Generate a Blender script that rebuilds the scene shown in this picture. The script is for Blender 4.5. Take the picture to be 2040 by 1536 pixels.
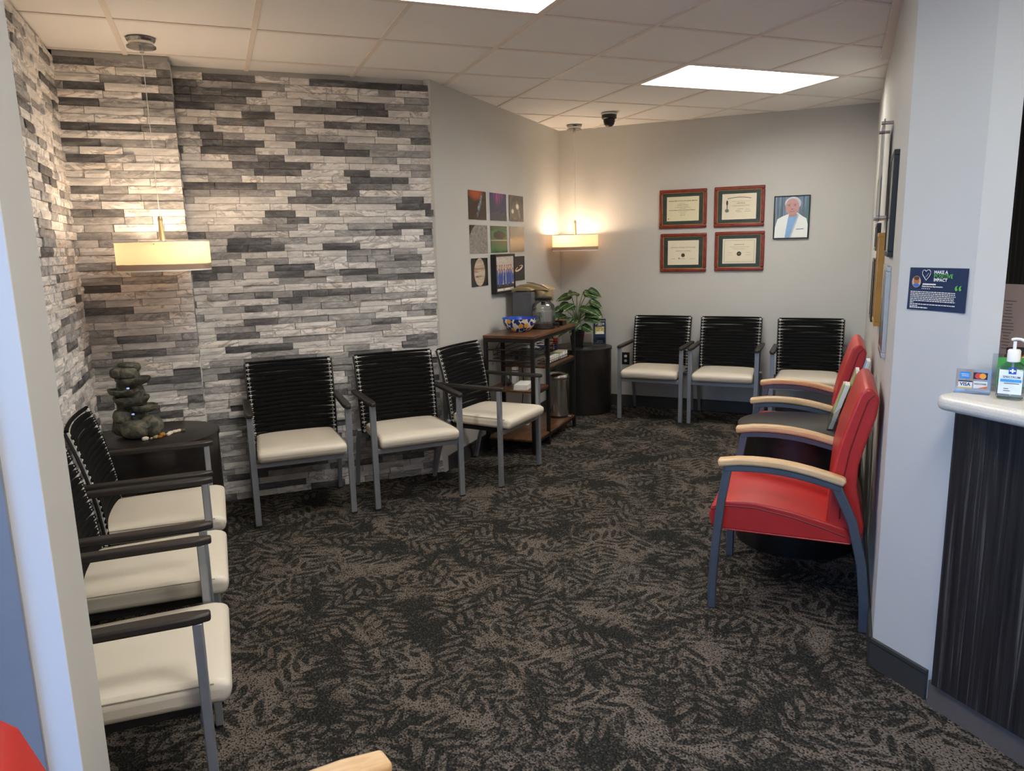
import bpy, bmesh, math, random
from mathutils import Vector, Matrix
random.seed(7)
for o in list(bpy.data.objects): bpy.data.objects.remove(o)
SC = bpy.context.scene
COL = SC.collection
PI = math.pi; S2 = math.sqrt(2)
H = 2.56                                   # ceiling height
# ---------------------------------------------------------------- camera
CAM = Vector((-0.884, -3.352, 1.5295)); FPX = 1482.35
YAW, PITCH, ROLL = 0.37228, 0.18591, -0.0238
fwd = Vector((math.sin(YAW)*math.cos(PITCH), math.cos(YAW)*math.cos(PITCH), -math.sin(PITCH)))
rt0 = Vector((math.cos(YAW), -math.sin(YAW), 0)); up0 = rt0.cross(fwd)
RT = rt0*math.cos(ROLL) + up0*math.sin(ROLL); UPV = up0*math.cos(ROLL) - rt0*math.sin(ROLL)
cd = bpy.data.cameras.new('camera'); cam = bpy.data.objects.new('camera', cd); COL.objects.link(cam)
cd.sensor_width = 36; cd.lens = FPX/2040*36; cd.clip_start = 0.02
m = Matrix((( RT.x, UPV.x, -fwd.x, CAM.x), (RT.y, UPV.y, -fwd.y, CAM.y), (RT.z, UPV.z, -fwd.z, CAM.z), (0,0,0,1)))
cam.matrix_world = m; SC.camera = cam
# ---------------------------------------------------------------- sky and exposure
SKY_STRENGTH = 0.56
W = bpy.data.worlds.new('sky'); SC.world = W; W.use_nodes = True
wn = W.node_tree.nodes; wl = W.node_tree.links
sky = wn.new('ShaderNodeTexSky'); sky.sky_type = 'NISHITA'; sky.sun_disc = False
sky.sun_elevation = math.radians(48); sky.sun_rotation = math.radians(100)
tint = wn.new('ShaderNodeMix'); tint.data_type = 'RGBA'; tint.blend_type = 'MULTIPLY'; tint.inputs[0].default_value = 1
tint.inputs[7].default_value = (.36, .70, 1.2, 1); wl.new(sky.outputs[0], tint.inputs[6])   # white balance set for warm indoor lamps
bg = wn['Background']; wl.new(tint.outputs[2], bg.inputs[0]); bg.inputs[1].default_value = SKY_STRENGTH
SC.view_settings.view_transform = 'Standard'; SC.view_settings.look = 'None'
SC.view_settings.gamma = 1; SC.view_settings.use_curve_mapping = False
SC.view_settings.exposure = 1.2
TROFFER = 11.0; PENDANT = 3.3             # lamp strengths
# ---------------------------------------------------------------- material helper
class NT:
    def __init__(s, name):
        s.m = bpy.data.materials.new(name); s.m.use_nodes = True
        s.t = s.m.node_tree; s.b = s.t.nodes['Principled BSDF']; s.out = s.t.nodes['Material Output']
    def n(s, typ, **kw):
        x = s.t.nodes.new(typ)
        for k, v in kw.items(): setattr(x, k, v)
        return x
    def put(s, sock, v):
        if v is None: return
        if isinstance(v, bpy.types.NodeSocket): s.t.links.new(v, sock)
        elif isinstance(v, (tuple, list)):
            v = tuple(v)
            if len(sock.default_value) == 4 and len(v) == 3: v = v+(1,)
            sock.default_value = v
        else: sock.default_value = v
    def math(s, op, a, b=None, c=None, clamp=False):
        x = s.n('ShaderNodeMath', operation=op, use_clamp=clamp); s.put(x.inputs[0], a)
        if b is not None: s.put(x.inputs[1], b)
        if c is not None: s.put(x.inputs[2], c)
        return x.outputs[0]
    def vmath(s, op, a, b=None, sc=None):
        x = s.n('ShaderNodeVectorMath', operation=op); s.put(x.inputs[0], a)
        if b is not None: s.put(x.inputs[1], b)
        if sc is not None: s.put(x.inputs['Scale'], sc)
        return x.outputs[0]
    def mix(s, f, a, b, blend='MIX'):
        x = s.n('ShaderNodeMix', data_type='RGBA', blend_type=blend)
        s.put(x.inputs[0], f); s.put(x.inputs[6], a); s.put(x.inputs[7], b); return x.outputs[2]
    def noise(s, vec, scale, detail=3, rough=.5, dist=0, w=None):
        x = s.n('ShaderNodeTexNoise', noise_dimensions='4D' if w is not None else '3D')
        s.put(x.inputs['Vector'], vec); s.put(x.inputs['Scale'], scale); s.put(x.inputs['Detail'], detail)
        s.put(x.inputs['Roughness'], rough); s.put(x.inputs['Distortion'], dist)
        if w is not None: s.put(x.inputs['W'], w)
        return x.outputs[0]
    def ramp(s, f, stops, interp='LINEAR'):
        x = s.n('ShaderNodeValToRGB'); cr = x.color_ramp; cr.interpolation = interp
        while len(cr.elements) < len(stops): cr.elements.new(0.5)
        for e, (p, c) in zip(cr.elements, stops):
            e.position = p; e.color = (c, c, c, 1) if not isinstance(c, (tuple, list)) else tuple(c)+(1,)
        s.put(x.inputs[0], f); return x.outputs[0]
    def step(s, f, a, b):
        x = s.n('ShaderNodeMapRange', interpolation_type='SMOOTHSTEP'); s.put(x.inputs[0], f)
        x.inputs[1].default_value = a; x.inputs[2].default_value = b; return x.outputs[0]
    def pos(s): return s.n('ShaderNodeNewGeometry').outputs['Position']
    def objc(s): return s.n('ShaderNodeTexCoord').outputs['Object']
    def sep(s, v):
        x = s.n('ShaderNodeSeparateXYZ'); s.put(x.inputs[0], v); return x.outputs
    def comb(s, a, b, c):
        x = s.n('ShaderNodeCombineXYZ')
        for i, v in enumerate((a, b, c)): s.put(x.inputs[i], v)
        return x.outputs[0]
    def bump(s, h, strength=.3, dist=.01):
        x = s.n('ShaderNodeBump'); x.inputs['Strength'].default_value = strength; x.inputs['Distance'].default_value = dist
        s.put(x.inputs['Height'], h); s.put(s.b.inputs['Normal'], x.outputs[0])
    def set(s, col=None, rough=None, metal=None, spec=None, trans=None, emit=None, estr=None, alpha=None, ior=None):
        B = s.b.inputs
        s.put(B['Base Color'], col); s.put(B['Roughness'], rough); s.put(B['Metallic'], metal)
        s.put(B['Specular IOR Level'], spec); s.put(B['Transmission Weight'], trans); s.put(B['Alpha'], alpha); s.put(B['IOR'], ior)
        if emit is not None: s.put(B['Emission Color'], emit); s.put(B['Emission Strength'], estr)
        return s
def srgb(r, g, b):
    return tuple((c/255/12.92 if c/255 <= .04045 else ((c/255+.055)/1.055)**2.4) for c in (r, g, b))
def plain(name, c, rough=.5, metal=0, var=.12, scale=25, bumpv=0, spec=None, sc=(1,1,1)):
    t = NT(name); p = t.objc()
    if sc != (1,1,1): p = t.vmath('MULTIPLY', p, sc)
    nz = t.noise(p, scale, 4)
    c2 = tuple(x*(1-var) for x in c); c3 = tuple(min(1, x*(1+var)) for x in c)
    t.set(col=t.ramp(nz, [(.3, c2), (.7, c3)]), rough=rough, metal=metal, spec=spec)
    if bumpv: t.bump(nz, bumpv, .004)
    return t.m
M = {}
# ---------------------------------------------------------------- mesh helper
class MB:
    def __init__(s): s.v = []; s.f = []; s.mi = []
    def add(s, vs, fs, mi=0):
        o = len(s.v); s.v += [tuple(x) for x in vs]; s.f += [tuple(i+o for i in f) for f in fs]; s.mi += [mi]*len(fs); return s
    def box(s, x0, x1, y0, y1, z0, z1, mi=0):
        return s.add([(x0,y0,z0),(x1,y0,z0),(x1,y1,z0),(x0,y1,z0),(x0,y0,z1),(x1,y0,z1),(x1,y1,z1),(x0,y1,z1)],
                     [(0,3,2,1),(4,5,6,7),(0,1,5,4),(1,2,6,5),(2,3,7,6),(3,0,4,7)], mi)
    def cbox(s, c, d, mi=0):
        return s.box(c[0]-d[0]/2, c[0]+d[0]/2, c[1]-d[1]/2, c[1]+d[1]/2, c[2]-d[2]/2, c[2]+d[2]/2, mi)
    def prism(s, poly, z0, z1, mi=0):          # poly counter-clockwise
        n = len(poly); vs = [(x,y,z0) for x,y in poly]+[(x,y,z1) for x,y in poly]
        fs = [tuple(range(n-1,-1,-1)), tuple(range(n,2*n))]+[(i,(i+1)%n,n+(i+1)%n,n+i) for i in range(n)]
        return s.add(vs, fs, mi)
    def prism_x(s, poly, x0, x1, mi=0):        # poly in (y,z)
        n = len(poly); vs = [(x0,y,z) for y,z in poly]+[(x1,y,z) for y,z in poly]
        fs = [tuple(range(n-1,-1,-1)), tuple(range(n,2*n))]+[(i,(i+1)%n,n+(i+1)%n,n+i) for i in range(n)]
        return s.add(vs, fs, mi)
    def prism_y(s, poly, y0, y1, mi=0):        # poly in (x,z), y0<y1
        n = len(poly); vs = [(x,y1,z) for x,z in poly]+[(x,y0,z) for x,z in poly]
        fs = [tuple(range(n-1,-1,-1)), tuple(range(n,2*n))]+[(i,(i+1)%n,n+(i+1)%n,n+i) for i in range(n)]
        return s.add(vs, fs, mi)
    def lathe(s, prof, n=24, c=(0,0,0), sx=1, sy=1, mi=0, cap=True):
        vs = []; fs = []; k = len(prof)
        for i in range(n):
            a = 2*PI*i/n
            for r, z in prof: vs.append((c[0]+r*math.cos(a)*sx, c[1]+r*math.sin(a)*sy, c[2]+z))
        for i in range(n):
            j = (i+1) % n
            for q in range(k-1): fs.append((i*k+q, j*k+q, j*k+q+1, i*k+q+1))
        if cap and prof[0][0] > 1e-6: fs.append(tuple(i*k for i in range(n-1,-1,-1)))
        if cap and prof[-1][0] > 1e-6: fs.append(tuple(i*k+k-1 for i in range(n)))
        return s.add(vs, fs, mi)
    def sweep(s, path, w, h=None, n=4, up=(0,0,1), closed=False, mi=0, taper=None):
        # n==4: bar w wide (side) h high (along up); else round tube of radius w
        P = [Vector(p) for p in path]; k = len(P); vs = []; fs = []; up = Vector(up)
        for i, p in enumerate(P):
            if closed: t = P[(i+1) % k]-P[i-1]
            else: t = P[min(i+1,k-1)]-P[max(i-1,0)]
            t.normalize(); sd = t.cross(up)
            if sd.length < 1e-4: sd = t.cross(Vector((1,0,0)) if abs(t.x) < .9 else Vector((0,1,0)))
            sd.normalize(); u2 = sd.cross(t)
            tp = taper[i] if taper else 1
            if n == 4:
                for a, b in ((-1,-1),(1,-1),(1,1),(-1,1)): vs.append(p+sd*(a*w/2*tp)+u2*(b*h/2*tp))
            else:
                for q in range(n):
                    an = 2*PI*q/n; vs.append(p+(sd*math.cos(an)+u2*math.sin(an))*w*tp)
        for i in range(k if closed else k-1):
            j = (i+1) % k
            for q in range(n): fs.append((i*n+q, i*n+(q+1) % n, j*n+(q+1) % n, j*n+q))
        if not closed:
            fs.append(tuple(range(n-1,-1,-1))); fs.append(tuple((k-1)*n+q for q in range(n)))
        return s.add(vs, fs, mi)
    def grid(s, fn, nu, nv, mi=0):
        vs = [fn(i/nu, j/nv) for i in range(nu+1) for j in range(nv+1)]
        fs = [(i*(nv+1)+j, (i+1)*(nv+1)+j, (i+1)*(nv+1)+j+1, i*(nv+1)+j+1) for i in range(nu) for j in range(nv)]
        return s.add(vs, fs, mi)
    def mesh(s, name, mats):
        me = bpy.data.meshes.new(name); me.from_pydata(s.v, [], s.f)
        for mm in (mats if isinstance(mats, (list, tuple)) else [mats]): me.materials.append(mm)
        me.polygons.foreach_set('material_index', s.mi); me.update()
        bm = bmesh.new(); bm.from_mesh(me); bmesh.ops.recalc_face_normals(bm, faces=bm.faces); bm.to_mesh(me); bm.free()
        return me
    def build(s, name, mats, parent=None, smooth=False, bevel=0, seg=2, loc=None, rot=None, subsurf=0, solid=0):
        me = s.mesh(name, mats); return place(name, me, parent, smooth, bevel, seg, loc, rot, subsurf, solid)
def place(name, me, parent=None, smooth=False, bevel=0, seg=2, loc=None, rot=None, subsurf=0, solid=0):
    o = bpy.data.objects.new(name, me); COL.objects.link(o)
    if parent: o.parent = parent
    if loc: o.location = loc
    if rot: o.rotation_euler = rot
    if solid:
        md = o.modifiers.new('solid', 'SOLIDIFY'); md.thickness = solid; md.offset = 0
    if bevel:
        md = o.modifiers.new('bevel', 'BEVEL'); md.width = bevel; md.segments = seg; md.limit_method = 'ANGLE'; md.angle_limit = .6
    if subsurf:
        md = o.modifiers.new('sub', 'SUBSURF'); md.levels = subsurf; md.render_levels = subsurf
    if smooth or (bevel and seg > 1):
        me.polygons.foreach_set('use_smooth', [True]*len(me.polygons))
        if not subsurf:
            try:
                me.set_sharp_from_angle(angle=.7)
            except Exception: pass
    return o
def tag(o, label, cat=None, group=None, kind=None):
    if label: o['label'] = label
    if cat: o['category'] = cat
    if group: o['group'] = group
    if kind: o['kind'] = kind
    return o
def thing(name, label, cat, loc=(0,0,0), rotz=0, group=None):
    o = bpy.data.objects.new(name, None); COL.objects.link(o); o.location = loc; o.rotation_euler = (0,0,rotz)
    o.empty_display_size = .05
    return tag(o, label, cat, group)
def struct(o, label): return tag(o, label, kind='structure')
def dup(root, loc, rotz, label, group=None):
    def cp(a, par):
        c = a.copy(); COL.objects.link(c)
        if par: c.parent = par
        for ch in [x for x in kids.get(a.name, [])]: cp(ch, c)
        return c
    kids = {}
    for x in bpy.data.objects:
        if x.parent: kids.setdefault(x.parent.name, []).append(x)
    r = cp(root, None); r.location = loc; r.rotation_euler = (0,0,rotz); tag(r, label, None, group); return r
def text(name, body, size, mat, parent, x, z, y=-.001, align='CENTER', bold=0, sx=1, rx=PI/2, rz=0):
    c = bpy.data.curves.new('t', 'FONT'); c.body = body; c.size = size; c.align_x = align; c.align_y = 'CENTER'; c.offset = bold
    c.resolution_u = 2
    o = bpy.data.objects.new('t', c); COL.objects.link(o); bpy.context.view_layer.update()
    me = bpy.data.meshes.new_from_object(o.evaluated_get(bpy.context.evaluated_depsgraph_get()))
    bpy.data.objects.remove(o); me.name = name; me.materials.clear(); me.materials.append(mat)
    q = bpy.data.objects.new(name, me); COL.objects.link(q); q.parent = parent
    q.location = (x, y, z); q.rotation_euler = (rx, 0, rz); q.scale = (sx, 1, 1); return q
def dirrot(nx, ny): return math.atan2(nx, -ny)   # turn local -Y to the given direction
def ellipse(cx, cz, rx, rz, n=20, a0=0): return [(cx+rx*math.cos(2*PI*i/n+a0), cz+rz*math.sin(2*PI*i/n+a0)) for i in range(n)]
# ---------------------------------------------------------------- materials
M['paint'] = plain('wall paint', srgb(196,195,191), .65, var=.015, scale=3)
M['paint_white'] = plain('white paint', srgb(226,225,221), .55, var=.015, scale=3)
M['baseboard'] = plain('dark vinyl base', srgb(58,58,56), .45, var=.05)
M['kick'] = plain('brown vinyl base', srgb(98,90,86), .5, var=.06)
M['tile'] = plain('ceiling tile', srgb(238,238,237), .9, var=.015, scale=300, bumpv=.15)
M['tee'] = plain('ceiling tee', srgb(228,220,212), .6, var=.02)
M['silver'] = plain('silver paint', srgb(150,156,164), .38, .55, var=.05)
M['chrome'] = plain('bright metal', srgb(205,206,206), .25, .9, var=.05)
M['steel'] = plain('brushed steel', srgb(205,203,198), .2, 1, var=.12, scale=6, sc=(60,60,.3))
M['brass'] = plain('satin brass', srgb(190,172,135), .3, .9, var=.05)
M['black'] = plain('black plastic', srgb(28,28,29), .42, var=.1)
M['band'] = plain('black elastic', srgb(12,12,13), .8, var=.15, scale=80, spec=.15)
M['rod'] = plain('light grey rod', srgb(196,196,192), .4, var=.04)
M['arm'] = plain('dark arm plastic', srgb(40,36,34), .45, var=.08)
M['vinyl'] = plain('cream vinyl', srgb(214,206,190), .42, var=.02, scale=6)
M['seam'] = plain('seam thread', srgb(160,150,132), .6)
M['red'] = plain('red vinyl', srgb(186,46,43), .38, var=.04, scale=8)
M['redseam'] = plain('red seam', srgb(120,20,20), .5)
M['gunmetal'] = plain('gunmetal frame', srgb(88,96,106), .42, .35, var=.05)
M['blackframe'] = plain('black cart frame', srgb(24,23,23), .5, .2, var=.1)
M['white'] = plain('white plastic', srgb(235,233,228), .4, var=.02)
M['paper'] = plain('white paper', srgb(236,234,228), .7, var=.02)
M['aluminium'] = plain('window aluminium', srgb(150,154,158), .35, .3, var=.03)
M['gold'] = plain('gold line', srgb(190,150,70), .4, .4)
M['ink'] = plain('black ink', srgb(45,42,40), .7)
M['greyink'] = plain('grey ink', srgb(120,115,105), .7)
M['navy'] = plain('navy print', srgb(30,50,82), .35, var=.04)
M['green'] = plain('green print', srgb(100,180,80), .4)
M['skin'] = plain('skin print', srgb(205,150,125), .5)
M['blueprint'] = plain('blue print', srgb(60,110,185), .4)
M['parch'] = plain('parchment', srgb(236,226,190), .55, var=.02)
M['parch2'] = plain('cream certificate', srgb(232,222,198), .55, var=.02)
M['matgreen'] = plain('dark green mat', srgb(44,58,52), .35, var=.2, scale=15)
M['outside'] = plain('pavement', srgb(196,196,192), .9, var=.1, scale=20)
def wood(name, c1, c2, sc, rough=.4, scale=6, contrast=(.35,.65)):
    t = NT(name); p = t.vmath('MULTIPLY', t.objc(), sc)
    nz = t.noise(p, scale, 6, .6, .4); n2 = t.noise(p, scale*4, 4)
    f = t.math('ADD', t.math('MULTIPLY', nz, .75), t.math('MULTIPLY', n2, .25))
    t.set(col=t.ramp(f, [(contrast[0], c1), (contrast[1], c2)]), rough=rough); t.bump(f, .08, .003); return t.m
M['beech'] = wood('beech arm', srgb(202,162,112), srgb(226,194,148), (12,1,12), .35, 3)
M['cherry'] = wood('cherry frame', srgb(104,34,24), srgb(140,54,36), (4,4,4), .3)
M['rustic'] = wood('rustic brown board', srgb(52,32,20), srgb(122,80,48), (1,7,7), .32, 4)
M['drum'] = wood('black brown laminate', srgb(22,20,20), srgb(38,34,33), (1,9,9), .33, 5)
def laminate():
    t = NT('dark zebrano laminate'); p = t.pos(); q = t.vmath('MULTIPLY', p, (38,38,.55))
    f = t.noise(q, 1.6, 7, .75, .6); g = t.noise(t.vmath('MULTIPLY', p, (150,150,1.2)), 1, 3)
    f = t.math('ADD', t.math('MULTIPLY', f, .8), t.math('MULTIPLY', g, .2))
    t.set(col=t.ramp(f, [(.40, srgb(20,18,19)), (.54, srgb(42,39,39)), (.64, srgb(104,98,94))]), rough=.45); return t.m
M['laminate'] = laminate()
def counter():
    t = NT('cream solid surface'); t.set(col=t.ramp(t.noise(t.objc(), 220, 2), [(.4, srgb(208,200,186)), (.6, srgb(216,209,196))]), rough=.3); return t.m
M['counter'] = counter()
def glass(name, tint=(1,1,1), refl=.12, tr=1.0):
    t = NT(name); tb = t.n('ShaderNodeBsdfTransparent'); tb.inputs[0].default_value = tuple(x*tr for x in tint)+(1,)
    gl = t.n('ShaderNodeBsdfGlossy'); gl.inputs['Roughness'].default_value = .03
    lw = t.n('ShaderNodeLayerWeight'); lw.inputs[0].default_value = .25 if refl > .05 else .08
    f = t.math('MULTIPLY_ADD', lw.outputs['Fresnel'], .8, refl*.3, clamp=True)
    mx = t.n('ShaderNodeMixShader'); t.put(mx.inputs[0], f); t.t.links.new(tb.outputs[0], mx.inputs[1]); t.t.links.new(gl.outputs[0], mx.inputs[2])
    t.t.links.new(mx.outputs[0], t.out.inputs[0]); return t.m
M['glass'] = glass('window glass'); M['acrylic'] = glass('clear acrylic', (.93,.95,.96), .25, .95)
M['picglass'] = glass('picture glass', (1,1,1), .04)
M['jarglass'] = glass('clear jar glass', (.88,.9,.9), .3, .92)
def water():
    t = NT('water'); t.set(col=(.75,.8,.82), rough=.05, trans=.85, ior=1.33); return t.m
M['water'] = water()
def emis(name, c, s):
    t = NT(name); t.set(col=(.9,.9,.9), emit=c, estr=s); return t.m
M['troffer'] = emis('lit troffer lens', (1,.95,.86), TROFFER); M['troffer_side'] = emis('emissive reflector', (1,.95,.86), TROFFER*.048)  # reflector emission stands in for light bounced from the lens
def shade():
    t = NT('cream lamp shade'); d = t.n('ShaderNodeBsdfDiffuse'); d.inputs[0].default_value = (.62,.53,.44,1)
    r = t.n('ShaderNodeBsdfTranslucent'); r.inputs[0].default_value = (.44,.32,.21,1)
    mx = t.n('ShaderNodeMixShader'); mx.inputs[0].default_value = .55
    t.t.links.new(d.outputs[0], mx.inputs[1]); t.t.links.new(r.outputs[0], mx.inputs[2]); t.t.links.new(mx.outputs[0], t.out.inputs[0]); return t.m
M['shade'] = shade()
M['bulb'] = emis('lit bulb', (1,.72,.42), 6)
def stone(i, c1, c2, c3):
    t = NT('split stone '+'abc'[i])
    g = t.n('ShaderNodeNewGeometry'); oi = t.n('ShaderNodeObjectInfo')
    w = t.math('MULTIPLY', t.math('ADD', g.outputs['Random Per Island'], oi.outputs['Random']), 37.0)
    p = t.vmath('MULTIPLY', g.outputs['Position'], (1,1,2.6))
    v = t.noise(p, 6, 6, .62, 1.6, w); fine = t.noise(p, 70, 3, .6, 0, w)
    one = t.noise((0,0,0), 1, 0, .5, 0, w)
    f = t.math('ADD', t.math('MULTIPLY', v, .7), t.math('MULTIPLY', fine, .3))
    c = t.ramp(f, [(.3, c1), (.5, c2), (.68, c3)])
    vein = t.step(t.math('ABSOLUTE', t.math('SUBTRACT', t.noise(p, 4, 4, .6, 2.5, t.math('ADD', w, 9.0)), .5)), .075, .0)
    sel = t.step(t.noise((5.3,1.7,2.2), 1, 0, .5, 0, w), .45, .6)
    c = t.mix(t.math('MULTIPLY', t.math('MULTIPLY', vein, sel), .6 if i < 2 else .35), c, srgb(104,102,104) if i < 2 else srgb(150,148,146))
    c = t.mix(t.math('MULTIPLY', t.step(one, .64, .76), .35), c, srgb(214,192,160), 'MULTIPLY') if i == 0 else c
    br = t.math('MULTIPLY_ADD', one, .85, .62)
    t.set(col=t.vmath('SCALE', c, sc=br), rough=.75); t.bump(f, .5, .006); return t.m
M['stone'] = [stone(0, srgb(190,188,186), srgb(222,219,215), srgb(240,238,234)),
              stone(1, srgb(118,118,120), srgb(160,159,158), srgb(198,196,194)),
              stone(2, srgb(64,64,67), srgb(96,96,99), srgb(136,134,133))]
def carpet():
    t = NT('leaf pattern carpet'); p = t.pos()
    def frond(scale, L, Wd, P_, seed):
        # a spray of slanted leaves on both sides of a stem, one per scattered cell
        q = t.vmath('ADD', p, (seed*3.1, seed*1.7, 0))
        q = t.vmath('ADD', q, t.vmath('SCALE', t.comb(t.noise(q, 4, 1), t.noise(t.vmath('ADD', q, (7,3,0)), 4, 1), 0.0), sc=.07))
        vo = t.n('ShaderNodeTexVoronoi', voronoi_dimensions='2D'); t.put(vo.inputs['Vector'], q); vo.inputs['Scale'].default_value = scale
        vo.inputs['Randomness'].default_value = .85
        r = t.n('ShaderNodeVectorRotate', rotation_type='Z_AXIS'); t.put(r.inputs['Vector'], t.vmath('SUBTRACT', q, vo.outputs['Position']))
        t.put(r.inputs['Angle'], t.math('MULTIPLY', t.sep(vo.outputs['Color'])[0], 6.283))
        x, y, z = t.sep(r.outputs[0]); ay = t.math('ABSOLUTE', y)
        env = t.math('SQRT', t.math('MAXIMUM', t.math('SUBTRACT', 1.0, t.math('POWER', t.math('ABSOLUTE', t.math('DIVIDE', x, L)), 2.0)), .0004))
        rr = t.math('DIVIDE', ay, t.math('MULTIPLY', env, Wd))
        tri = t.math('MULTIPLY', t.math('ABSOLUTE', t.math('SUBTRACT', t.math('FRACT', t.math('DIVIDE', t.math('SUBTRACT', x, t.math('MULTIPLY', ay, .8)), P_)), .5)), 2.0)
        w_ = t.math('MULTIPLY', t.math('MULTIPLY', rr, t.math('SUBTRACT', 1.0, rr)), 2.9)
        return t.step(t.math('SUBTRACT', w_, tri), -.12, .18)
    patch = t.noise(p, 3.2, 5, .64, .9); patch = t.step(patch, .425, .645)
    big = t.noise(t.vmath('ADD', p, (11,5,0)), 1.4, 3)
    m1 = frond(4.4, .16, .10, .060, 1); m2 = frond(4.8, .15, .095, .056, 2)
    f = t.math('MULTIPLY', patch, t.math('SUBTRACT', 1.0, t.math('MULTIPLY', m1, .85)))
    f = t.math('ADD', f, t.math('MULTIPLY', t.math('MULTIPLY', t.math('SUBTRACT', 1.0, patch), m2), .62))
    vo = t.n('ShaderNodeTexVoronoi', voronoi_dimensions='2D'); t.put(vo.inputs['Vector'], t.vmath('MULTIPLY', p, (1,.75,1))); vo.inputs['Scale'].default_value = 175
    loop = vo.outputs['Distance']; sp = t.sep(vo.outputs['Color'])
    f2 = t.step(t.math('ADD', t.math('MULTIPLY', f, .8), t.math('MULTIPLY', t.math('SUBTRACT', sp[0], .5), .6)), -.05, .95)
    warm = t.mix(big, srgb(117,105,94), srgb(110,105,99))
    c = t.mix(f2, srgb(37,38,36), warm)
    c = t.mix(t.step(loop, .35, .8), c, srgb(20,20,20))
    t.set(col=c, rough=.95, spec=.1); t.bump(t.math('MULTIPLY', loop, -1.0), .5, .004); return t.m
M['carpet'] = carpet()
# ================================================================ THE SETTING
def wallseg(name, a, b, thick, z0, z1, mat, label, side=1):
    # wall whose room face runs a->b, solid body on the side away from the room
    d = Vector((b[0]-a[0], b[1]-a[1])); L = d.length; d /= L; n = Vector((-d.y, d.x))*side*thick
    poly = [a, b, (b[0]+n.x, b[1]+n.y), (a[0]+n.x, a[1]+n.y)]
    if side < 0: poly.reverse()
    return struct(MB().prism(poly, z0, z1).build(name, mat), label)
struct(MB().prism([(-1.7,-4.8),(2.2,-4.8),(2.2,-1.2),(4.6,1.2),(2.2,3.6),(-.1,1.9),(-1.7,1.9)], -.06, 0).build('floor', M['carpet']), 'charcoal and taupe carpet with leaf pattern across the waiting room')
struct(MB().box(-12,-1.53,-12,6,-.14,-.05).build('ground_outside', M['outside']), 'pale pavement outside the window')
# painted walls
P0, P1, P2 = (.479,1.436), (2.206,3.206), (4.085,1.295)
CA, CB, CC = (1.212,-1.515), (1.212,-1.782), (1.268,-1.838)
w_diag = wallseg('wall_poster_side', P0, P1, .12, 0, 2.80, M['paint'], 'grey painted wall behind the coffee cart and space prints')
w_back = wallseg('wall_back', P1, P2, .12, 0, 2.80, M['paint'], 'grey painted back wall with framed certificates')
w_right = struct(MB().prism([P2, CA, CB, CC, (4.17,1.06+.0)][::-1], 0, 2.80).build('wall_right', M['paint']), 'grey painted wall and corner pier behind the red chairs')
wallseg('wall_recess', (-1.02,1.47), (.479,1.47), .12, 0, 2.80, M['paint'], 'stone clad wall behind the two cream chairs', 1)
wall_recess = bpy.data.objects['wall_recess']
wall_pier = struct(MB().box(-1.56,-1.02,1.262,1.60,0,2.80).build('wall_pier', M['paint']), 'stone clad projecting pier behind the rock fountain')
wall_left = struct(MB().box(-1.70,-1.577,-1.66,1.60,0,2.80).build('wall_left', M['paint']), 'stone clad left wall behind the row of three chairs')
wstub = struct(MB().box(-1.52,-1.2,-1.885,-1.645,0,2.80).box(-1.70,-1.52,-1.80,-1.645,0,2.80).build('wall_stub', M['paint']), 'white painted wall end beside the window at the left edge')
struct(MB().box(-1.52,2.2,-4.8,-4.66,0,2.80).build('wall_front', M['paint']), 'grey painted wall at the entrance')
wr = struct(MB().box(2.02,2.14,-4.66,-1.105,0,2.80).build('wall_reception', M['laminate']), 'dark wood grain laminate wall behind the reception desk')
# window: sill wall, aluminium frame, mullions, panes
win = thing('window_1', 'tall white framed window at the left edge', None); win['kind'] = 'structure'
for nm, b in (('window_sill', (-1.52,-1.22,-3.36,-1.885,0,.10)), ('window_head', (-1.52,-1.22,-3.36,-1.885,2.36,2.80)), ):
    MB().box(*b).build(nm, M['paint_white'], win)
def wbar(y0, y1, z0, z1): MB().box(-1.45,-1.39,y0,y1,z0,z1).build('window_frame', M['aluminium'], win, bevel=.004)
wbar(-1.94,-1.885,.10,2.36); wbar(-3.36,-3.31,.10,2.36); wbar(-3.31,-1.94,.10,.15); wbar(-3.31,-1.94,2.31,2.36)
for y0, y1 in ((-3.31,-1.94),): MB().box(-1.423,-1.417,y0,y1,.15,2.31).build('window_pane', M['glass'], win)
struct(MB().box(-1.52,-1.22,-4.66,-3.36,0,2.80).build('wall_daylight_block', M['paint']), 'added unseen grey wall beyond the window, cutting the daylight')  # unseen wall added to keep some window daylight off the pier
MB().box(-1.252,-1.199,-1.892,-1.885,.10,2.36).build('window_casing', M['paint_white'], win)
MB().box(-1.39,-1.252,-1.900,-1.885,.10,2.36).build('window_stop', M['aluminium'], win, bevel=.002)
# baseboards
def base(name, a, b, side, label, h=.105):
    d = Vector((b[0]-a[0], b[1]-a[1])).normalized(); n = Vector((-d.y, d.x))*side
    poly = lambda t: [(a[0], a[1]), (b[0], b[1]), (b[0]+n.x*t, b[1]+n.y*t), (a[0]+n.x*t, a[1]+n.y*t)]
    fix = lambda p: p if side > 0 else p[::-1]
    struct(MB().prism(fix(poly(.012)), 0, h-.018).prism(fix(poly(.006)), h-.018, h-.012).prism(fix(poly(.012)), h-.012, h).build(name, M['baseboard']), label)
base('baseboard_poster_side', (P0[0]+.03,P0[1]+.03), P1, -1, 'dark baseboard below the poster wall')
base('baseboard_back', P1, P2, -1, 'dark baseboard below the certificate wall')
base('baseboard_right', P2, CA, -1, 'dark baseboard along the wall behind the red chairs')
base('baseboard_column', CA, (1.212,-1.745), -1, 'dark grey baseboard on the white corner pier beside the desk')
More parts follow.
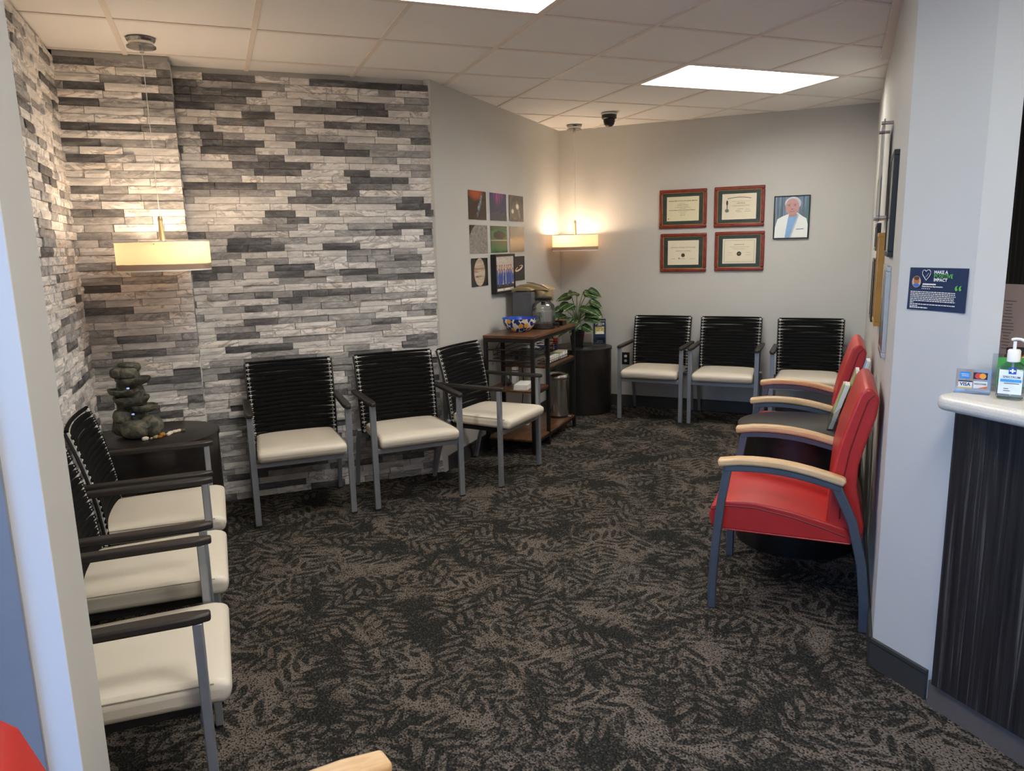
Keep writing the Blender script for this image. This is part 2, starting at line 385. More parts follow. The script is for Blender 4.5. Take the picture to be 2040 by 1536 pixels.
# ---------------------------------------------------------------- stone cladding
def cam_px(p):
    d = Vector(p)-CAM; z = d.dot(fwd)
    if z < .1: return None
    return (1020+FPX*d.dot(RT)/z, 768-FPX*d.dot(UPV)/z)
SH = []
def stone_mesh(seed, mi):
    rd = random.Random(seed); b = MB(); NX, NZ = 4, 2
    def f(i, j):
        edge = i in (0, NX) or j in (0, NZ)
        return (i/NX-.5, -(.82+rd.random()*.18 if not edge else .70+rd.random()*.22), j/NZ-.5)
    pts = [[f(i, j) for j in range(NZ+1)] for i in range(NX+1)]
    fr = [pts[i][j] for i in range(NX+1) for j in range(NZ+1)]
    fs = [(i*3+j, (i+1)*3+j, (i+1)*3+j+1, i*3+j+1) for i in range(NX) for j in range(NZ)]
    per = [i*3 for i in range(NX+1)]+[NX*3+1]+[i*3+2 for i in range(NX,-1,-1)]+[1]
    k = len(fr); vs = fr+[(fr[q][0], 0, fr[q][2]) for q in per]; n = len(per)
    fs += [(per[(q+1) % n], per[q], k+q, k+(q+1) % n) for q in range(n)]
    b.add(vs, fs); return b
STONES = [[stone_mesh(100*mi+k, mi) for k in range(4)] for mi in range(3)]
SMESH = [[STONES[mi][k].mesh('stone', M['stone'][mi]) for k in range(4)] for mi in range(3)]
def clad(parent, o, d, nrm, L, z0, z1, rows, probs, seed, lens=(.09,.30), limit=300, tmin=.016, tmax=.036):
    rd = random.Random(seed); rot = dirrot(*nrm); rh = (z1-z0)/rows; items = []
    for r in range(rows):
        x = -rd.random()*.15; 
        while x < L:
            ln = rd.uniform(*lens)
            a, b = max(x, 0), min(x+ln, L)
            if L-b < .05: b = L
            x = b if b == L else x+ln
            if b-a < .02: continue
            mi = rd.choices((0,1,2), probs)[0]; cx = (a+b)/2; cz = z0+(r+.5)*rh
            p = (o[0]+d[0]*cx, o[1]+d[1]*cx, cz)
            c4 = [cam_px((o[0]+d[0]*q, o[1]+d[1]*q, z)) for q in (a, b) for z in (cz-rh/2, cz+rh/2)]
            ar = 0
            if all(c4):
                us = [c[0] for c in c4]; vs = [c[1] for c in c4]
                lo = max(min(us), (c4[0][1]*.139+10) if parent is wall_left else 0)
                ar = max(0, min(2040, max(us))-lo)*max(0, min(max(vs), 1536)-max(min(vs), 0))
            items.append((ar, p, b-a, rh, rd.uniform(tmin, tmax), mi, rd.randrange(4)))
    items.sort(key=lambda t: -t[0]); rest = MB()
    cr, sr = math.cos(rot), math.sin(rot)
    for q, (ar, p, ln, rh, th, mi, k) in enumerate(items):
        sx, sy, sz = ln-.0024, th, rh-.0018
        if q < limit and ar > 0:
            ob = place('stone', SMESH[mi][k], parent); ob.location = p; ob.rotation_euler = (0,0,rot); ob.scale = (sx, sy, sz)
        else:
            g = STONES[mi][k]
            rest.add([(p[0]+cr*v[0]*sx-sr*v[1]*sy, p[1]+sr*v[0]*sx+cr*v[1]*sy, p[2]+v[2]*sz) for v in g.v], g.f, mi)
    if rest.v: tag(rest.build('stones', M['stone'], parent), None, kind='stuff')
clad(wall_recess, (-1.02,1.47), (1,0), (0,-1), 1.492, .0, 2.535, 63, (.47,.30,.23), 11)
clad(wall_pier, (-1.575,1.262), (1,0), (0,-1), .565, .0, 2.535, 63, (.54,.30,.16), 12, lens=(.12,.32))
clad(wall_pier, (-1.02,1.262), (0,1), (1,0), .205, .0, 2.535, 63, (.6,.24,.16), 14, lens=(.22,.32), limit=63, tmin=.008, tmax=.014)
clad(wall_left, (-1.577,-1.64), (0,1), (1,0), 2.90, .0, 2.535, 63, (.62,.28,.10), 13)
# ---------------------------------------------------------------- ceiling: slab, tees and tiles on a 0.61 m grid
TS = .61
ceil = struct(MB().box(-1.8,4.8,-4.8,3.6,2.74,2.80).build('ceiling', M['tile']), 'white suspended tile ceiling')
def clip(poly, a, b, c):                    # keep a*x+b*y <= c
    out = []
    for i in range(len(poly)):
        p, q = poly[i], poly[(i+1) % len(poly)]; fp = a*p[0]+b*p[1]-c; fq = a*q[0]+b*q[1]-c
        if fp <= 0: out.append(p)
        if fp*fq < 0:
            t = fp/(fp-fq); out.append((p[0]+t*(q[0]-p[0]), p[1]+t*(q[1]-p[1])))
    return out
def room(poly):
    A = clip(clip(clip(poly, 1,0,.479), 0,1,1.468), -1,0,1.576)
    A1 = clip(A, 1, 0, -1.02); A1 = clip(A1, 0, 1, 1.26); A2 = clip(A, -1, 0, 1.02)
    B = clip(poly, -1,0,-.479); B = clip(B, -1.770,1.727,1.727*1.436-1.770*.479); B = clip(B, 1.911,1.879,1.911*2.206+1.879*3.206)
    B = clip(B, 2.81,-2.873, 2.81*1.212+2.873*1.515) if min(p[1] for p in poly) > -1.9 else B
    return [p for p in (A1, A2, B) if len(p) > 2]
light_cells = {(-1,-1),(0,-1),(3,1),(4,1),(-1,-5),(0,-5),(1,-7),(2,-7)}
for i in range(-3, 8):
    for j in range(-8, 6):
        if (i, j) in light_cells: continue
        e = .0115
        ps = room([(i*TS+e,j*TS+e),((i+1)*TS-e,j*TS+e),((i+1)*TS-e,(j+1)*TS-e),(i*TS+e,(j+1)*TS-e)])
        if not ps: continue
        b = MB()
        for p in ps: b.prism(p, H+.006, H+.022)
        b.build('ceiling_tile', M['tile'], ceil)
gaps = {0: [(-5*TS,-4*TS), (-TS,0)], 4: [(TS,2*TS)], 2: [(-7*TS,-6*TS)]}      # no tee across a light
for i in range(-3, 9):
    y = -4.65; cuts = []
    for g0, g1 in gaps.get(i, []): cuts.append((y, g0)); y = g1
    cuts.append((y, 3.6))
    for y0, y1 in cuts:
        for q in room([(i*TS-.012,y0),(i*TS+.012,y0),(i*TS+.012,y1),(i*TS-.012,y1)]):
            if i >= 5: q = clip(q, 2.81,-2.873, 2.81*1.212+2.873*1.515)
            if len(q) > 2: MB().prism(q, H, H+.04).build('ceiling_tee', M['tee'], ceil)
for j in range(-8, 6):
    b = MB(); ok = 0
    for q in room([(-1.7,j*TS-.012),(5,j*TS-.012),(5,j*TS+.012),(-1.7,j*TS+.012)]): b.prism(q, H+.0015, H+.04); ok = 1
    if ok: b.build('ceiling_tee', M['tee'], ceil)
tr = Vector((.7071,.7071)); a = Vector((2.823,.131)); b_ = a-tr*1.9; n_ = Vector((.7071,-.7071))*.055
struct(MB().prism([tuple(a+n_), tuple(a), tuple(b_), tuple(b_+n_)], H-.022, H+.002).build('trim_1', M['tee']), 'white ceiling trim strip running along the right wall')
# ceiling lights
def troffer(i, j, label):
    x0, x1, y0, y1 = i*TS+.012, (i+2)*TS-.012, j*TS+.012, (j+1)*TS-.012; cx, cy = (x0+x1)/2, (y0+y1)/2
    t = thing('ceiling_light', label, 'light', (cx, cy, H)); hx, hy = (x1-x0)/2, (y1-y0)/2
    b = MB()
    for bx in ((-hx,hx,-hy,-hy+.018),(-hx,hx,hy-.018,hy),(-hx,-hx+.018,-hy+.018,hy-.018),(hx-.018,hx,-hy+.018,hy-.018)): b.box(*bx, .001, .03)
    b.build('frame', M['tee'], t)
    ix, iy = hx-.018, hy-.018; ex, ey, zd = .05, .09, .10
    MB().add([(-ix,-iy,.012),(ix,-iy,.012),(ix,iy,.012),(-ix,iy,.012),(-ix+ex,-iy+ey,zd),(ix-ex,-iy+ey,zd),(ix-ex,iy-ey,zd),(-ix+ex,iy-ey,zd)],
             [(0,1,5,4),(1,2,6,5),(2,3,7,6),(3,0,4,7)]).build('reflector', M['troffer_side'], t)
    MB().box(-ix+ex,ix-ex,-iy+ey,iy-ey,zd-.004,zd+.004).build('lens', M['troffer'], t)
    MB().box(-hx,hx,-hy,hy,zd+.006,zd+.012).box(-hx,-hx+.004,-hy,hy,.03,zd+.006).box(hx-.004,hx,-hy,hy,.03,zd+.006).box(-hx,hx,-hy,-hy+.004,.03,zd+.006).box(-hx,hx,hy-.004,hy,.03,zd+.006).build('housing', M['tee'], t)
    return t
troffer(-1, -1, 'lit rectangular ceiling light cut by the top edge')
troffer(3, 1, 'lit rectangular ceiling light above the red chairs')
troffer(1, -7, 'added unseen fill light in the ceiling above the reception desk, behind the viewer')  # added out of view as frontal fill for the red chairs and pier
troffer(-1, -5, 'lit rectangular ceiling light above the entrance')
# ================================================================ CREAM CHAIRS WITH STRAPPED BACKS
def back_y(z):
    t = (z-.40)/.47; return .122+.025*t+.066*t*t
def make_chair():
    t = thing('guest_chair', '', 'chair')
    w = .2675
    for sx in (-1, 1):
        leg = MB().box(sx*w-.017, sx*w+.017, -.272, -.248, .008, .632).build('leg', M['silver'], t, bevel=.003)
        MB().box(sx*w-.016, sx*w+.016, -.271, -.249, 0, .008).build('foot_pad', M['black'], leg)
        leg = MB().sweep([(sx*w,.262,.008),(sx*w,.225,.16),(sx*w,.165,.34),(sx*w,.125,.41)], .026, .022, up=(0,1,0)).build('leg', M['silver'], t, bevel=.003)
        MB().box(sx*w-.014, sx*w+.014, .250, .274, 0, .008).build('foot_pad', M['black'], leg)
        MB().box(sx*.19-.012, sx*.19+.012, -.25, .16, .345, .378).build('side_rail', M['black'], t, bevel=.003)
        # arm pad: tapered slab with a bevelled tip
        x0, x1 = sx*w-.024, sx*w+.024
        MB().prism([(x0+.004,.205),(x0,-.24),(x0+.010,-.292),(x1-.010,-.292),(x1,-.24),(x1-.004,.205)], .632, .655).build('arm_pad', M['arm'], t, bevel=.006)
        MB().sweep([(sx*.25,.20,.643),(sx*.25,back_y(.66)+.01,.643)], .03, .02).build('arm_bracket', M['arm'], t)
        # upright of the back: black outer tube and silver inner rod
        zs = [.39+.475*i/10 for i in range(11)]
        xo = lambda z: sx*(.243 + .006*(z-.4)/.47)
        MB().sweep([(xo(z)+sx*.006, back_y(z)+.004, z) for z in zs], .007, n=6).build('back_upright', M['black'], t, smooth=True)
        MB().sweep([(xo(z)-sx*.008, back_y(z), z) for z in zs], .0105, n=8).build('back_rod', M['rod'], t, smooth=True)
    MB().box(-w+.012, w-.012, -.266, -.242, .340, .372).build('front_rail', M['silver'], t, bevel=.003)
    MB().box(-w+.012, w-.012, .150, .170, .345, .372).build('rear_rail', M['silver'], t, bevel=.003)
    # seat cushion: trapezoid slab, rounded, slightly crowned
    def top(u, v):
        wd = (.247*(1-v)+.226*v)*(2*u-1); y = -.328+(.50)*v
        cr = (1-(2*u-1)**4)*(1-(2*v-1)**4)
        return (wd, y, .448+.012*cr-.006*v-.012*(max(0, .12-v)/.12)**2)
    b = MB(); b.grid(top, 12, 12)
    n = 13; k = len(b.v); per = [i*n for i in range(n)]+[12*n+j for j in range(1, n)]+[i*n+12 for i in range(11,-1,-1)]+[j for j in range(11,0,-1)]
    vs = [(b.v[q][0]*.985, b.v[q][1]+(.012 if b.v[q][1] < -.3 else 0), .378) for q in per]; m_ = len(per)
    b.v += vs; b.f += [(per[q], per[(q+1) % m_], k+(q+1) % m_, k+q) for q in range(m_)]+[tuple(k+q for q in range(m_))]; b.mi += [0]*(m_+1)
    seat = b.build('seat', M['vinyl'], t, bevel=.022, seg=4)
    for sx in (-1, 1):
        MB().sweep([(sx*(.243-.021*v), -.315+.49*v, .4415) for v in (.07,.3,.6,.95)], .0018, n=5).build('seam', M['seam'], seat)
    # elastic bands
    NB = 18
    for i in range(NB):
        z = .405+.452*(i+.5)/NB; hx = .252; rd = random.Random(i)
        wob = rd.uniform(-.004,.004); fat = rd.uniform(.0236,.0252)
        b = MB()
        def fn(u, v, z=z):
            x = (2*u-1)*hx; e = abs(2*u-1); hh = .0060+(fat/2-.0060)*max(0, 1-e**11)
            zz = z+wob*math.sin(u*5+i)+(v*2-1)*hh+.004*(1-e*e)
            return (x, back_y(zz)-.009+.022*(1-e*e)+(-.004 if v in (0,1) else 0), zz)
        b.grid(fn, 10, 2); b.build('back_band', M['band'], t, smooth=True, solid=.004)
    for z, nm in ((.868,'top_rail'), (.392,'bottom_rail')):
        pts = [((2*u-1)*.249, back_y(z)+.020*(1-(2*u-1)**2)+(-.002), z) for u in [q/10 for q in range(11)]]
        MB().sweep(pts, .0085, n=6).build(nm, M['band'], t, smooth=True)
    return t
proto = make_chair(); first = [True]
def chair(x, y, deg, label, group='cream seat waiting room chairs'):
    if first[0]:
        first[0] = False; proto.location = (x,y,0); proto.rotation_euler = (0,0,math.radians(deg)); tag(proto, label, None, group); return proto
    return dup(proto, (x,y,0), math.radians(deg), label, group)
chair(-.513, 1.150, 0, 'cream seat chair with black strapped back, left one against the stone wall')
chair(.148, 1.152, 3, 'cream seat chair with black strapped back, right one against the stone wall')
c3 = chair(.750, 1.326, 39.5, 'cream seat chair with brown stain, angled beside the coffee cart')
chair(2.700, 2.268, -46, 'cream seat chair beside the black drum table in the back corner')
chair(3.125, 1.840, -45, 'middle cream seat chair of three below the framed certificates')
chair(3.560, 1.355, -44, 'cream seat chair at back wall partly hidden by the far red chair')
chair(-1.262, -1.205, 90, 'nearest cream seat chair in the left row, cut by the white wall end')
chair(-1.258, -.535, 90, 'middle cream seat chair in the left row')
chair(-1.256, .092, 90, 'farthest cream seat chair in the left row, before the fountain table')
t = NT('stained cream vinyl'); p = t.objc(); x, y, z = t.sep(p)      # brown drip on the seat side
d_ = t.math('ADD', t.math('POWER', t.math('DIVIDE', t.math('ADD', y, .06), .03), 2.0), t.math('POWER', t.math('DIVIDE', t.math('ADD', x, .235), .05), 2.0))
t.set(col=t.mix(t.math('MULTIPLY', t.step(t.math('ADD', d_, t.noise(p, 40, 3)), 1.5, .3), .5), srgb(222,214,198), srgb(150,108,62)), rough=.42)
for ch in c3.children:
    if ch.name.startswith('seat') and 'seam' not in ch.name: ch.data = ch.data.copy(); ch.data.materials[0] = t.m
# ================================================================ RED ARMCHAIRS
def make_red():
    t = thing('red_armchair', '', 'chair'); w = .288
    Y = lambda s: s-.292                    # s: distance back from the front foot
    for sx in (-1, 1):
        MB().sweep([(sx*w,Y(.0),0),(sx*w,Y(.0),.12),(sx*w,Y(.012),.32),(sx*w,Y(.028),.48),(sx*w,Y(.05),.622)], .028, .034, up=(0,1,0)).build('leg', M['gunmetal'], t, bevel=.004)
        MB().sweep([(sx*w,Y(.585),0),(sx*w,Y(.580),.12),(sx*w,Y(.562),.28),(sx*w,Y(.520),.45),(sx*w,Y(.455),.59)], .028, .036, up=(0,1,0)).build('leg', M['gunmetal'], t, bevel=.004)
        path = [(sx*w, Y(.035+.44*u), .632+.012*math.sin(u*PI)*1.6-.040*u**1.5) for u in [q/8 for q in range(9)]]
        MB().sweep([(p[0],p[1],p[2]-.014) for p in path], .030, .026, up=(0,0,1)).build('arm_rail', M['gunmetal'], t, bevel=.003)
        b = MB().sweep([(sx*w, Y(.012), .640)]+[(p[0],p[1],p[2]+.016) for p in path[1:]]+[(sx*w, Y(.487), .600)], .052, .032, up=(0,0,1))
        b.build('arm_rest', M['beech'], t, bevel=.010, seg=3)
    # seat: thick cushion, crowned toward the front
    prof = [(Y(-.012),.345),(Y(-.026),.40),(Y(-.015),.442),(Y(.04),.468),(Y(.16),.472),(Y(.30),.452),(Y(.42),.425),(Y(.50),.405),(Y(.535),.36),(Y(.53),.345)]
    seat = MB().prism_x(prof, -.262, .262).build('seat', M['red'], t, bevel=.018, seg=4)
    for sx in (-1, 1):
        pts = [(sx*.2615, Y(s), z) for s, z in ((-.018,.425),(.04,.447),(.16,.450),(.30,.428),(.42,.398),(.50,.372))]
        MB().sweep(pts, .003, n=5).build('seam', M['redseam'], seat)
    MB().sweep([(-.258,Y(.52),.345),(-.258,Y(.0),.345),(.258,Y(.0),.345),(.258,Y(.52),.345)], .004, n=6).build('piping', M['red'], seat)
    MB().box(-.20,.20,Y(.08),Y(.46),.325,.35).build('seat_frame', M['black'], t)
    # back: leaning shell with a waist behind
    fr = [(.425,.40),(.432,.52),(.440,.64),(.462,.75),(.490,.85),(.520,.945),(.540,.968),(.562,.966)]
    rr = [(.590,.930),(.583,.86),(.555,.76),(.532,.66),(.530,.58),(.548,.48),(.565,.42),(.560,.352),(.50,.348),(.44,.36)]
    prof = [(Y(s), z) for s, z in fr+rr]
    bk = MB().prism_x(prof, -.250, .250).build('backrest', M['red'], t, bevel=.022, seg=4)
    for sx in (-1, 1):
        MB().sweep([(sx*.2495, Y(s+.035), z) for s, z in ((.44,.44),(.445,.60),(.463,.72),(.49,.83),(.515,.92),(.535,.945))], .003, n=5).build('seam', M['redseam'], bk)
    return t
red = make_red(); red.location = (1.364,-.921,0); red.rotation_euler = (0,0,math.radians(-135))
tag(red, 'red vinyl armchair with wooden arms, the nearer one at the right wall', None, 'red armchairs')
dup(red, (2.253,-.021,0), math.radians(-135), 'red vinyl armchair behind the round side table, mostly hidden, with wooden arms', 'red armchairs')
FG = dup(red, (-.893,-2.522,0), math.radians(102), 'red armchair cut by the bottom edge, only wooden arm and back corner showing', 'red armchairs')
# ================================================================ DRUM TABLES
def drum(label, x, y, R=.30, Ht=.60, rz=0):
    t = thing('drum_table', label, 'table', (x,y,0), rz, 'black drum tables')
    MB().lathe([(R-.012,0),(R-.006,.004),(R-.006,Ht-.022)], 56).build('drum', M['drum'], t, smooth=True)
    MB().lathe([(0,Ht-.022),(R,Ht-.022),(R,Ht-.002),(R-.003,Ht),(0,Ht)], 56).build('table_top', M['drum'], t, smooth=True)
    return t
drum('black round drum table carrying the rock fountain', -1.235, .875, .298, .60)
drum('black round drum table in the back corner by the coffee cart', 2.205, 2.770, .28, .60)
drum('round side table with grey sheen between the two red chairs', 1.804, -.466, .30, .605)
# ================================================================ PENDANT LAMPS
def pendant(x, y, z0, z1, R, label, ang):
    t = thing('pendant_lamp', label, 'lamp', (x,y,z0), 0, 'cream drum pendant lamps'); zc = H-z0
    MB().lathe([(0,zc),(.068,zc),(.064,zc-.010),(.058,zc-.016),(.058,zc-.026),(.068,zc-.034),(.066,zc-.040),(.0,zc-.042)], 32).build('ceiling_canopy', M['steel'], t, smooth=True)
    MB().lathe([(.010,zc-.062),(.010,zc-.040)], 12).build('cord_grip', M['steel'], t, smooth=True)
    hs = z1-z0
    MB().sweep([(0,0,hs+.125),(0,0,zc-.05)], .0022, n=6).build('cord', M['white'], t)
    MB().lathe([(.016,hs-.03),(.014,hs+.02),(.010,hs+.10),(.012,hs+.104),(.012,hs+.116),(.008,hs+.128),(0,hs+.13)], 14).build('stem', M['brass'], t, smooth=True)
    MB().lathe([(R,0),(R,hs)], 64, cap=False).build('lamp_shade', M['shade'], t, smooth=True)
    for zz in (0, hs): MB().lathe([(R-.004,zz-.003),(R+.001,zz-.003),(R+.001,zz+.003),(R-.004,zz+.003),(R-.004,zz-.003)], 64, cap=False).build('shade_rim', M['paper'], t, smooth=True)
    MB().lathe([(0,.030),(R-.005,.030),(R-.005,.034),(0,.034)], 48).build('diffuser', M['shade'], t, smooth=True)
    b = MB()
    for k in range(3): a = 2*PI*k/3+.4; b.sweep([(0,0,hs-.012),(R*math.cos(a),R*math.sin(a),hs-.012)], .0025, n=5)
    b.build('spider', M['steel'], t)
    for k, a in enumerate((ang, ang+PI)):
        bx, by = .10*math.cos(a), .10*math.sin(a); zz = hs*.56
        MB().lathe([(0,-.026),(.016,-.022),(.024,-.008),(.024,.006),(.014,.024),(0,.028)], 12, (bx,by,zz)).build('bulb', M['bulb'], t, smooth=True)
        l = bpy.data.lights.new('pendant_bulb_light', 'POINT'); l.energy = PENDANT; l.color = (1,.74,.50); l.shadow_soft_size = .03
        lo = bpy.data.objects.new('bulb_light', l); COL.objects.link(lo); lo.parent = t; lo.location = (bx,by,zz+.032)
    return t
pendant(-1.12, .91, 1.447, 1.589, .222, 'lit cream drum pendant lamp above the rock fountain', -.7)
pendant(2.187, 2.848, 1.474, 1.611, .207, 'lit cream drum pendant lamp in the corner above the coffee maker', -2.6)
# ================================================================ SECURITY CAMERA
t = thing('security_camera', 'small black dome security camera on the ceiling', 'camera', (2.19,2.22,H))
MB().lathe([(0,0),(.066,0),(.066,-.012),(0,-.012)], 28).build('mounting_plate', M['white'], t, smooth=True)
MB().lathe([(0,-.012),(.060,-.012),(.060,-.040),(.050,-.046),(.046,-.046)], 28).build('housing', M['black'], t, smooth=True)
MB().lathe([(.046,-.044),(.046,-.062),(.040,-.086),(.024,-.102),(0,-.106)], 24).build('dome', M['black'], t, smooth=True)
# ================================================================ ROCK FOUNTAIN AND PEBBLES
def rockmat():
    t = NT('mossy resin rock'); p = t.pos(); f = t.noise(p, 22, 6, .65, 1.0)
    t.set(col=t.ramp(f, [(.3, srgb(34,34,31)), (.48, srgb(78,78,68)), (.6, srgb(112,110,92)), (.75, srgb(140,124,104))]), rough=.55); t.bump(f, .7, .012); return t.m
M['rock'] = rockmat(); M['blueglow'] = emis('blue fountain light', (.08,.25,1), .25)
def rnd_noise(seed):
    rd = random.Random(seed); ph = [(rd.uniform(2,5), rd.uniform(0,6.28), rd.uniform(2,6), rd.uniform(0,6.28)) for _ in range(4)]
    return lambda a, b: sum(math.sin(k*a+p)*math.cos(q*b+r) for k, p, q, r in ph)/4
def rock(b, c, r, seed, amp=.16):
    f = rnd_noise(seed); n, k = 18, 10; vs = []; fs = []
    for i in range(n):
        for j in range(k+1):
            a = 2*PI*i/n; t_ = PI*j/k; m_ = 1+amp*f(round(a,4) if i else 0, t_*1.0)*math.sin(t_)
            sq = abs(math.cos(t_))**.7*(1 if math.cos(t_) > 0 else -1)
            vs.append((c[0]+r[0]*math.sin(t_)**.8*math.cos(a)*m_, c[1]+r[1]*math.sin(t_)**.8*math.sin(a)*m_, c[2]+r[2]*sq))
    for i in range(n):
        for j in range(k): fs.append((i*(k+1)+j, ((i+1) % n)*(k+1)+j, ((i+1) % n)*(k+1)+j+1, i*(k+1)+j+1))
    return b.add(vs, fs)
def basin(b, c, rx, ry, h, seed, rot=0):
    f = rnd_noise(seed); prof = [(0,0),(.55,.02),(.85,.3),(1,.75),(1.0,1),(.86,1.0),(.80,.7),(0,.62)]; n = 22; vs = []; k = len(prof)
    for i in range(n):
        a = 2*PI*i/n
        for r, z in prof:
            m_ = 1+.10*f(a, z*2); x, y = rx*r*math.cos(a)*m_, ry*r*math.sin(a)*m_
            vs.append((c[0]+x*math.cos(rot)-y*math.sin(rot), c[1]+x*math.sin(rot)+y*math.cos(rot), c[2]+h*z*(1+.12*f(a, 3))))
    return b.add(vs, [(i*k+q, ((i+1) % n)*k+q, ((i+1) % n)*k+q+1, i*k+q+1) for i in range(n) for q in range(k-1)])
t = thing('tabletop_fountain', 'dark mossy rock tiered fountain with blue lights on the drum table', 'fountain', (-1.335,.87,.60), math.radians(-15))
rock(rock(rock(MB(), (-.05,.02,.055), (.075,.07,.055), 1), (.015,-.055,.048), (.075,.05,.048), 2), (.085,-.02,.055), (.055,.055,.056), 3).build('base_rocks', M['rock'], t, smooth=True)
rock(MB(), (-.055,-.015,.11), (.05,.045,.040), 9).build('side_rock', M['rock'], t, smooth=True)
rock(rock(MB(), (-.03,.05,.16), (.075,.055,.16), 4), (-.02,.04,.30), (.05,.045,.07), 5).build('core_rock', M['rock'], t, smooth=True)
for c, rx, ry, h, sd, ro in (((.05,-.005,.128),.068,.05,.040,1,0), ((-.005,-.01,.165),.085,.062,.048,2,.3), ((-.04,-.015,.218),.078,.058,.036,3,-.2), ((.01,.0,.270),.084,.055,.040,4,.35)):
    bs = basin(MB(), c, rx, ry, h, sd, ro).build('basin', M['rock'], t, smooth=True)
    MB().lathe([(0,0),(.8,0),(.8,-.002),(0,-.002)], 20, (c[0], c[1], c[2]+h*.82), rx*.96, ry*.96).build('water', M['water'], bs)
rock(MB(), (-.03,-.005,.335), (.066,.05,.034), 7).build('cap_rock', M['rock'], t, smooth=True)
rock(rock(MB(), (-.015,.0,.375), (.042,.034,.016), 8), (.025,.012,.362), (.026,.022,.022), 10).build('top_stones', M['rock'], t, smooth=True)
for c in ((.012,-.055,.128), (.0,-.05,.262)): MB().lathe([(0,-.005),(.007,-.003),(.007,.003),(0,.005)], 10, c).build('light', M['blueglow'], t, smooth=True)
M['peb_w'] = plain('white pebble', srgb(226,214,198), .35, var=.06); M['peb_a'] = plain('amber pebble', srgb(168,112,36), .3, var=.2)
M['peb_g'] = plain('olive pebble', srgb(150,146,112), .35, var=.2); M['peb_d'] = plain('speckled pebble', srgb(96,84,70), .5, var=.6, scale=120)
PB = {k: rock(MB(), (0,0,0), (1,.75,.6), 20+i, .12).mesh('pebble', M[k]) for i, k in enumerate(('peb_w','peb_a','peb_g','peb_d'))}
def peb(px, py, r, k, rz, label, group=None, z=.60):
    o = place('pebble', PB[k], None, True, loc=(px,py,z+r*.6), rot=(0,0,rz)); o.scale = (r,r,r); tag(o, label, 'pebble', group)
gw = 'white pebbles beside the fountain'
peb(-1.288,.745,.017,'peb_w',.3,'white oval pebble lying apart, nearest on the fountain table')
peb(-1.262,.760,.009,'peb_g',1,'small olive pebble between the near white one and the amber ones')
peb(-1.243,.765,.012,'peb_g',.4,'larger olive pebble next to the amber pebbles')
peb(-1.222,.768,.012,'peb_a',.2,'small amber pebble in the row beside the fountain'); peb(-1.212,.795,.017,'peb_a',.5,'large amber brown pebble in the row beside the fountain')
for x, y, r, a in ((-1.243,.803,.017,.4),(-1.214,.832,.012,.1),(-1.183,.800,.014,1.0),(-1.176,.828,.015,.6),(-1.155,.853,.014,.2),(-1.136,.868,.013,.8)):
    peb(x, y, r, 'peb_w', a, 'white pebble in the row behind the amber pebbles on the fountain table', gw)
peb(-1.116,.870,.012,'peb_d',.3,'dark speckled pebble at the right end of the pebble row')
# ================================================================ PRINTS ON THE POSTER WALL
dd = Vector((P1[0]-P0[0], P1[1]-P0[1])); dd.normalize()
def on_diag(x, off=0):                      # point of the poster wall at world x
    t_ = (x-P0[0])/dd.x; return (x+dd.y*off, P0[1]+dd.y*t_-dd.x*off)
DROT = math.atan2(dd.y, dd.x)
def sheet(x0, x1, z0, z1, fn, label):
    c = on_diag((x0+x1)/2, .0005); wd = (x1-x0)/dd.x; h = z1-z0
    t = NT('print'); u, v, w_ = t.sep(t.objc()); U_ = t.math('DIVIDE', u, wd); V_ = t.math('DIVIDE', w_, h)   # U -.5..5, V 0..1
    t.set(col=fn(t, U_, V_), rough=.22)
    b = MB(); n = 6; rd = random.Random(label)
    cu = [rd.uniform(0,.006) for _ in range(4)]
    b.grid(lambda i, j: ((i-.5)*wd, -.0015-.5*(cu[0]*(1-i)*(1-j)+cu[1]*i*(1-j)+cu[2]*(1-i)*j+cu[3]*i*j)*(2*max(abs(i-.5),abs(j-.5)))**3, j*h), n, n)
    o = b.build('photo_print', t.m, None, solid=.0006, loc=(c[0],c[1],z0), rot=(0,0,DROT)); return tag(o, label, 'print', 'space photographs on the wall')
def blob(t, U_, V_, cx, cy, rx, ry, soft=1.0, rot=0):
    x = t.math('SUBTRACT', U_, cx); y = t.math('SUBTRACT', V_, cy)
    if rot:
        c, s_ = math.cos(rot), math.sin(rot)
        x, y = t.math('ADD', t.math('MULTIPLY', x, c), t.math('MULTIPLY', y, s_)), t.math('SUBTRACT', t.math('MULTIPLY', y, c), t.math('MULTIPLY', x, s_))
    d = t.math('ADD', t.math('POWER', t.math('DIVIDE', x, rx), 2.0), t.math('POWER', t.math('DIVIDE', y, ry), 2.0))
    return t.step(d, 1.0+soft*.0, max(0, 1-soft)) if soft < 1 else t.step(d, 1.0, 0.0)
def p_nebula(t, U_, V_):
    n = t.noise(t.comb(U_, V_, 0.0), 5, 6, .65, 1.5)
    c = t.ramp(n, [(.35, srgb(26,20,18)), (.6, srgb(70,48,38)), (.8, srgb(120,80,60))])
    c = t.mix(t.math('MULTIPLY', blob(t, U_, V_, -.1, 1.0, .5, .4), .9), c, srgb(190,84,36))
    j = t.math('MULTIPLY', blob(t, t.math('ADD', U_, t.math('MULTIPLY', t.math('SUBTRACT', n, .5), .25)), V_, .12, .5, .09, .55, 1, -.35), t.step(n, .38, .6))
    return t.mix(t.math('MULTIPLY', j, .9), c, srgb(160,190,200))
def p_aurora(t, U_, V_):
    c = t.mix(V_, srgb(44,52,66), srgb(58,56,104)); s_ = t.noise(t.comb(t.math('MULTIPLY', U_, 14.0), t.math('MULTIPLY', V_, .8), 0.0), 1, 3)
    f = t.math('MULTIPLY', blob(t, U_, V_, .0, 1.0, .36, .5), t.step(s_, .35, .7)); return t.mix(f, c, srgb(186,70,150))
